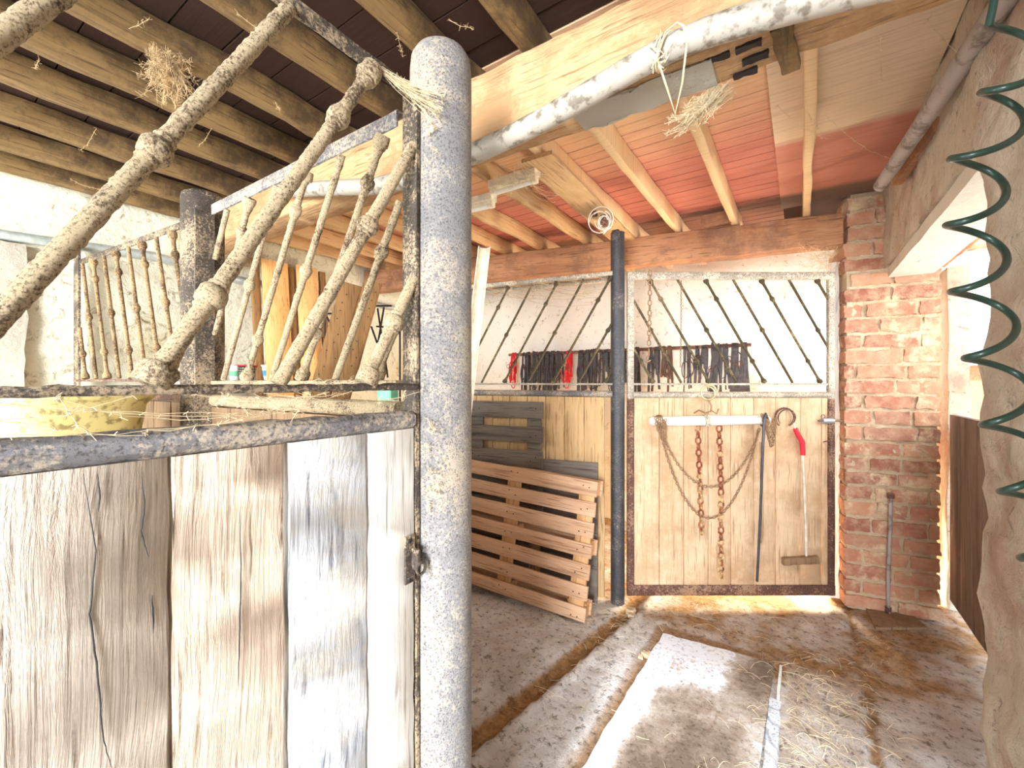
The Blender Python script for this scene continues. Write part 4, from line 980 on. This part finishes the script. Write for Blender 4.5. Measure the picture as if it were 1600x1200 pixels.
for (q4, Zq, lab) in ((((550, 444), (507, 592)), 3.3, 'brown speckled plank leaning steeply in front of the left wall, the wider one'), (((583, 440), (541, 592)), 3.22, 'brown speckled plank leaning steeply beside the wider one')):
    a0 = W(*q4[0], Zq); a1 = W(*q4[1], Zq); dd = (a1 - a0); foot = a0 + dd * ((a0.z - 0.02) / -dd.z) if dd.z else a1
    t = empty('leaning_plank', foot); b = MB(); b.beam(Vector((0, 0, 0)), a0 - foot, 0.16 if Zq > 3.25 else 0.13, 0.035, up=(sn, -cs, 0), jit=.002, seg=.2); b.build('plank', M['pine_dark'], t)
    b = MB()
    for i in range(16):
        u = 0.55 + 0.44 * i / 16; c = (a0 - foot) * u + Vector((cs, sn, 0)) * random.uniform(-.05, .05) + Vector((sn, -cs, 0)) * .018
        b.tube([c, c + Vector((sn, -cs, 0)) * .003], 0.005, 6)
    b.build('nail_heads', M['black'], t); tag(t, lab, 'plank', 'speckled planks by the left wall')
# black folding rack
t = empty('metal_rack', W(560, 560, 3.7)); tag(t, 'black metal rack with crossed bars behind the speckled planks', 'rack'); L0 = t.location
b = MB()
for a_, c_ in (((508, 490), (525, 490)), ((588, 478), (612, 478)), ((588, 510), (625, 513)), ((508, 490), (560, 590)), ((590, 482), (606, 590)), ((580, 510), (605, 580)), ((600, 480), (580, 600)), ((508, 490), (508, 700)), ((625, 480), (625, 700))):
    b.tube([W(*a_, 3.7) - L0, W(*c_, 3.7) - L0], 0.008, 6)
b.build('frame', M['black'], t)
# shelf with tubs
t = empty('wall_shelf', (XL + .02, 1.35, EYE - .0)); tag(t, 'white shelf on the left wall carrying the tubs', 'shelf')
b = MB(); b.box((0.14, 0.30, 0.0), (0.26, 0.95, 0.025)); b.build('board', M['plastic_white'], t)
for yy_ in (0.0, 0.6):
    b = MB(); b.beam((0.01, yy_, -.16), (0.2, yy_, -.02), 0.02, 0.02); b.build('bracket', M['gutter'], t)
def tub(px, py, wpx, hpx, lab, cat, mlab):
    c = onx(px, py, XL + .16); R_ = wpx / F * 3.3 / 2; h = hpx / F * 3.3; z0 = EYE + .0135
    t = empty(cat.replace(' ', '_'), (c.x, c.y, z0)); tag(t, lab, cat)
    b = MB(); b.tube([(0, 0, z) for z in (0, .004, h * .85, h)], [R_ * .9, R_, R_, R_ * .96], 24); b.build('body', M['plastic_white'], t)
    b = MB(); b.tube([(0, 0, h * .3), (0, 0, h * .7)], R_ * 1.01, 24, cap=False); b.build('label_band', M[mlab], t)
    b = MB(); b.tube([(0, 0, h), (0, 0, h + .012)], R_ * 1.03, 24); b.build('lid', M['plastic_white'], t)
tub(412, 578, 26, 22, 'white plastic tub with a pale blue label on the wall shelf', 'tub', 'blue')
tub(366, 580, 12, 20, 'small white and green bottle on the wall shelf beside the wire basket', 'bottle', 'green')
t = empty('wire_basket', onx(384, 590, XL + .16)); t.location.z = EYE + .0135; tag(t, 'black wire basket with red rim on the wall shelf', 'basket')
b = MB()
for k in range(6): b.torus((0, 0, .012 + .018 * k), .05 + .004 * k, 0.003, (0, 0, 1), n=18, m=5)
for k in range(12):
    a_ = 2 * PI * k / 12; b.tube([(.05 * math.cos(a_), .05 * math.sin(a_), .005), (.072 * math.cos(a_), .072 * math.sin(a_), .105)], 0.0025, 5)
b.build('wires', M['black'], t)
b = MB(); b.torus((0, 0, .11), .073, .005, (0, 0, 1)); b.build('red_rim', M['redcloth'], t)
# manger
t = empty('feed_manger', (-2.22, 0.42, 0.0)); tag(t, 'yellowed plastic feed manger seen through the gap in the stall front', 'manger')
b = MB(); rings = [(1.12, .10, .10), (1.14, .20, .15), (1.30, .26, .17), (1.40, .30, .18), (1.425, .33, .20), (1.440, .33, .20), (1.438, .30, .175), (1.38, .27, .15), (1.16, .18, .12)]
vs_ = []; n = 28; fs = []
for (z, rx, ry) in rings:
    for k in range(n):
        a_ = 2 * PI * k / n; cx_ = math.copysign(abs(math.cos(a_)) ** .6, math.cos(a_)); sy_ = math.copysign(abs(math.sin(a_)) ** .6, math.sin(a_)); vs_.append((rx * cx_, ry * sy_, z))
for i in range(len(rings) - 1):
    for k in range(n):
        k2 = (k + 1) % n; fs.append((i * n + k, i * n + k2, (i + 1) * n + k2, (i + 1) * n + k))
fs.append(tuple(range(n))[::-1]); fs.append(tuple((len(rings) - 1) * n + k for k in range(n)))
b.add(vs_, fs, True); b.build('bowl', M['tub'], t)
b = MB()
for sx in (-.15, .15):
    for sy in (-.1, .1): b.beam((sx, sy, 0), (sx, sy, 1.12), 0.04, 0.04, up=(0, 1, 0))
b.box((0, 0, 1.10), (.38, .26, .03)); b.build('stand', M['plank_brown'], t)
# green block on the divider rail
p = ony(592, 617, 0.77); b = MB(); b.box((0, 0, 0), (0.055, 0.03, 0.032)); o = b.build('green_block', M['green']); o.location = Vector((p.x, 0.80, 1.446)); tag(o, 'small pale green block resting on the divider rail beside the foreground post', 'block')

# ================================================================== floor things
q = [onz(1040, 1000), onz(1215, 1047)]
t = empty('floor_sheet', (-0.40, 2.0, 0)); tag(t, 'grey worn sheet lying on the floor in front of the gate', 'sheet')
b = MB(); c4 = [Vector((-0.66, 2.57, .012)), Vector((-0.11, 2.62, .012)), Vector((-0.15, 0.95, .012)), Vector((-0.70, 0.95, .012))]
nx, ny = 14, 36; vs_ = []
for zz in (0.008, 0.020):
    for j in range(ny + 1):
        for i in range(nx + 1):
            p = c4[0].lerp(c4[1], i / nx).lerp(c4[3].lerp(c4[2], i / nx), j / ny); p.z = zz + 0.006 * nz(p, 3.5) + .004
            if j == 0: p.y += .012 * nz((i, 0, 0), .7)
            if i == 0: p.x += .008 * nz((j, 0, 3), .5)
            vs_.append(p - t.location)
k = (nx + 1) * (ny + 1); fs = []
for j in range(ny):
    for i in range(nx):
        a_ = j * (nx + 1) + i; fs.append((a_, a_ + 1, a_ + nx + 2, a_ + nx + 1)); fs.append((k + a_, k + a_ + nx + 1, k + a_ + nx + 2, k + a_ + 1))
bd = [i for i in range(nx + 1)] + [j * (nx + 1) + nx for j in range(1, ny + 1)] + [ny * (nx + 1) + i for i in range(nx - 1, -1, -1)] + [j * (nx + 1) for j in range(ny - 1, 0, -1)]
for i in range(len(bd)):
    a_, c_ = bd[i], bd[(i + 1) % len(bd)]; fs.append((a_, a_ + k, c_ + k, c_))
b.add(vs_, fs, False)
b.t = []
for p in vs_:
    q_ = p + t.location; u_ = (q_.x + .70) / .56; v_ = (q_.y - .95) / 1.65
    k_ = .5 * max(0, 1 - math.hypot((u_ - .55) / .5, (v_ - .42) / .38)) ** .5 + .12 + .5 * max(0, 1 - math.hypot((u_ - 1) / .35, (v_ - .9) / .28)) ** .7
    if u_ < .22: k_ -= .2
    b.t.append(k_ + .12 * nz(q_, 4))
b.build('sheet', M['mat'], t, tint=True)
b = MB(); b.beam((-0.095, 1.0, .02), (-0.095, 2.30, .022), 0.045, 0.03, jit=.008, seg=.05); o = b.build('wood_batten', M['plank_grey']); tag(o, 'pale wooden batten lying along the right edge of the floor sheet', 'batten')
b = MB(); b.beam((-0.085, 2.30, .02), (-0.082, 2.60, .022), 0.012, 0.025, jit=.003, seg=.05); o = b.build('wood_strip', M['plank_white']); tag(o, 'thin pale strip at the far right corner of the floor sheet', 'strip')
b = MB()
for (x_, y_, s_) in ((-0.90, 2.72, .025), (-0.88, 2.68, .018), (-.69, 2.34, .018), (-.71, 2.31, .012)):
    b.rbox((x_ - s_, y_ - s_, 0), (x_ + s_, y_ + s_, s_ * 1.3), .012, .008, 40, x_)
o = b.build('rubble', M['mortar']); tag(o, 'few crumbs of mortar by the gutter near the gate post', 'rubble', kind='stuff')
# straw
b = MB(); rnd = random.Random(3)
def strand(c, ln, a_, r=0.0011, lift=.01):
    d_ = Vector((math.cos(a_), math.sin(a_), 0)); bend = rnd.uniform(-.4, .4)
    pts = [c + d_ * ln * u + Vector((-d_.y, d_.x, 0)) * ln * bend * u * u + Vector((0, 0, lift * math.sin(PI * u))) for u in (0, .25, .5, .75, 1)]
    b.tube(pts, r, 3, cap=False)
for i in range(1250):
    if i < 750: x_, y_ = rnd.gauss(.08, .11), rnd.uniform(1.0, 2.9) - rnd.random() * .4
    elif i < 900: x_, y_ = rnd.uniform(-1.0, .7), rnd.uniform(2.4, 3.4)
    elif i < 1050: x_, y_ = rnd.gauss(-1.15, .2), rnd.uniform(2.2, 2.8)
    else: x_, y_ = rnd.uniform(-1.6, .42), rnd.uniform(.9, 3.0)
    if y_ > 3.5 and x_ > .2 or x_ > .43: continue
    if -.72 < x_ < -.08 and y_ < 2.63: z_ = .028
    else: z_ = .010
    strand(Vector((x_, y_, z_)), rnd.uniform(.02, .11), rnd.uniform(0, 2 * PI), rnd.uniform(.0004, .0011), rnd.uniform(0, .02))
o = b.build('straw', M['straw']); tag(o, 'loose straw scattered over the aisle floor', 'straw', kind='stuff')

# ================================================================== cobwebs
def web(lab, segs, mat='web', fuzz=0, spread=.02, r=.0009):
    b = MB(); c0 = segs[0][0].copy()
    for (a_, c_) in segs:
        L_ = (c_ - a_).length; n = max(4, int(L_ / .03)); s_ = random.uniform(.02, .1) * L_
        pts = [a_.lerp(c_, i / n) + Vector((nz((i, L_, 1), .9) * .006, nz((i, L_, 5), .9) * .006, -s_ * math.sin(PI * i / n) + nz((i, L_, 8), .9) * .006)) for i in range(n + 1)]
        b.tube([p - c0 for p in pts], r, 4, cap=False)
        for k in range(fuzz):
            p = random.choice(pts) - c0; b.tube([p, p + Vector([random.uniform(-spread, spread) for _ in range(3)]) * .5, p + Vector([random.uniform(-spread, spread) for _ in range(3)])], r * .7, 3, cap=False)
    o = b.build('cobweb', M[mat]); o.location = c0; tag(o, lab, 'cobweb', kind='stuff'); return o
R_ = random.Random(11); U = R_.uniform
rail = lambda y, z: Vector((-0.79, y, z))
web('dusty cobweb threads hanging in the gap of the foreground stall front', [(rail(U(-.0, .72), 1.46), rail(U(-.0, .72), U(1.40, 1.45))) for i in range(16)] + [(Vector((-.79, .45, 1.455)), Vector((-.77, .76, 1.46)))], fuzz=20, spread=.007, r=.0005)
web('cobweb stretched between the foreground top rail and the domed post', [(Vector((-.80, U(.62, .74), 2.20)), Vector((-.74 + U(-.03, .03), .78 + U(-.02, .0), 2.16 + U(-.04, .03)))) for i in range(44)], fuzz=8, spread=.010, r=.0005)
web('dusty cobweb tufts on the side of the foreground post', [(Vector((-.76 , .766, z)), Vector((-.745 + U(-.02, .02), .775, z + U(-.03, .03)))) for z in [U(1.15, 1.4) for i in range(12)] + [U(2.0, 2.2) for i in range(6)]], fuzz=16, spread=.010, r=.0005)
web('old grey cobweb fuzz along the divider rails', [(Vector((U(-1.95, -.95), .775, 1.49)), Vector((U(-1.95, -.95), .775, U(1.43, 1.47)))) for i in range(10)], fuzz=16, spread=.010, r=.0005)
cg = lambda px, py, z: onz(px, py, z)
nest = Vector(onz(262, 95, ZJ - .02))
web('clump of old cobweb and nest fibres on the dark joists at upper left', [(nest + Vector((U(-.05, .05), U(-.05, .05), U(-.03, .02))), nest + Vector((U(-.07, .07), U(-.07, .07), U(-.13, -.02)))) for i in range(110)], 'web_dark', fuzz=14, spread=.018, r=.0007)
w0 = onz(1125, 140, EYE + .87)
web('straw-like nest fibres and cobweb hanging under the oak beam by the twine', [(w0 + Vector((U(-.03, .03), U(-.03, .06), U(-.01, .01))), lerp(w0, Vector(ony(1050, 190, 1.30)), U(.3, 1)) + Vector((U(-.03, .03), U(-.02, .05), U(-.03, .02)))) for i in range(130)], fuzz=8, spread=.014, r=.0007)
web('cobweb strands strung across the painted ceiling panel', [(cg(1215, 165, ZJ + .02), cg(1290, 215, ZJ)), (cg(1290, 180, ZJ), cg(1420, 250, ZJ)), (cg(1450, 30, ZJ), cg(1520, 100, EYE + 1)), (cg(1376, 60, ZC - .02), cg(1378, 125, ZC - .09)), (cg(1250, 150, ZJ), cg(1285, 205, ZJ))], fuzz=24, spread=.010, r=.0009)
web('dusty cobweb around the top right corner of the gate', [(W(1285 + U(-20, 30), 400 + U(-25, 30), 2.86), W(1295 + U(-50, 20), 405 + U(-30, 30), 2.9)) for i in range(26)], fuzz=8, spread=.03)
web('cobweb threads trailing from the dark joists above the foreground bars', [(cg(px, py, ZJ), cg(px + U(-40, 60), py + U(10, 50), ZJ - U(0, .06))) for px, py in ((230, 30), (370, 20), (330, 200), (110, 280), (430, 160), (560, 90), (620, 50), (700, 30), (150, 200), (60, 90))], 'web_dark', fuzz=22, spread=.010, r=.0006)
web('cobweb threads around the lamp fittings behind the foreground post', [(cg(760 + U(0, 60), 265 + U(-15, 30), EYE + 1.06), cg(820 + U(-60, 60), 270 + U(-10, 50), EYE + 1.06)) for i in range(22)], fuzz=6, spread=.02)
web('cobweb on the rear partition top rail', [(W(U(730, 945), U(440, 470), 2.95), W(U(730, 945), U(440, 475), 3.0)) for i in range(14)], 'web_dark', fuzz=5, spread=.02)
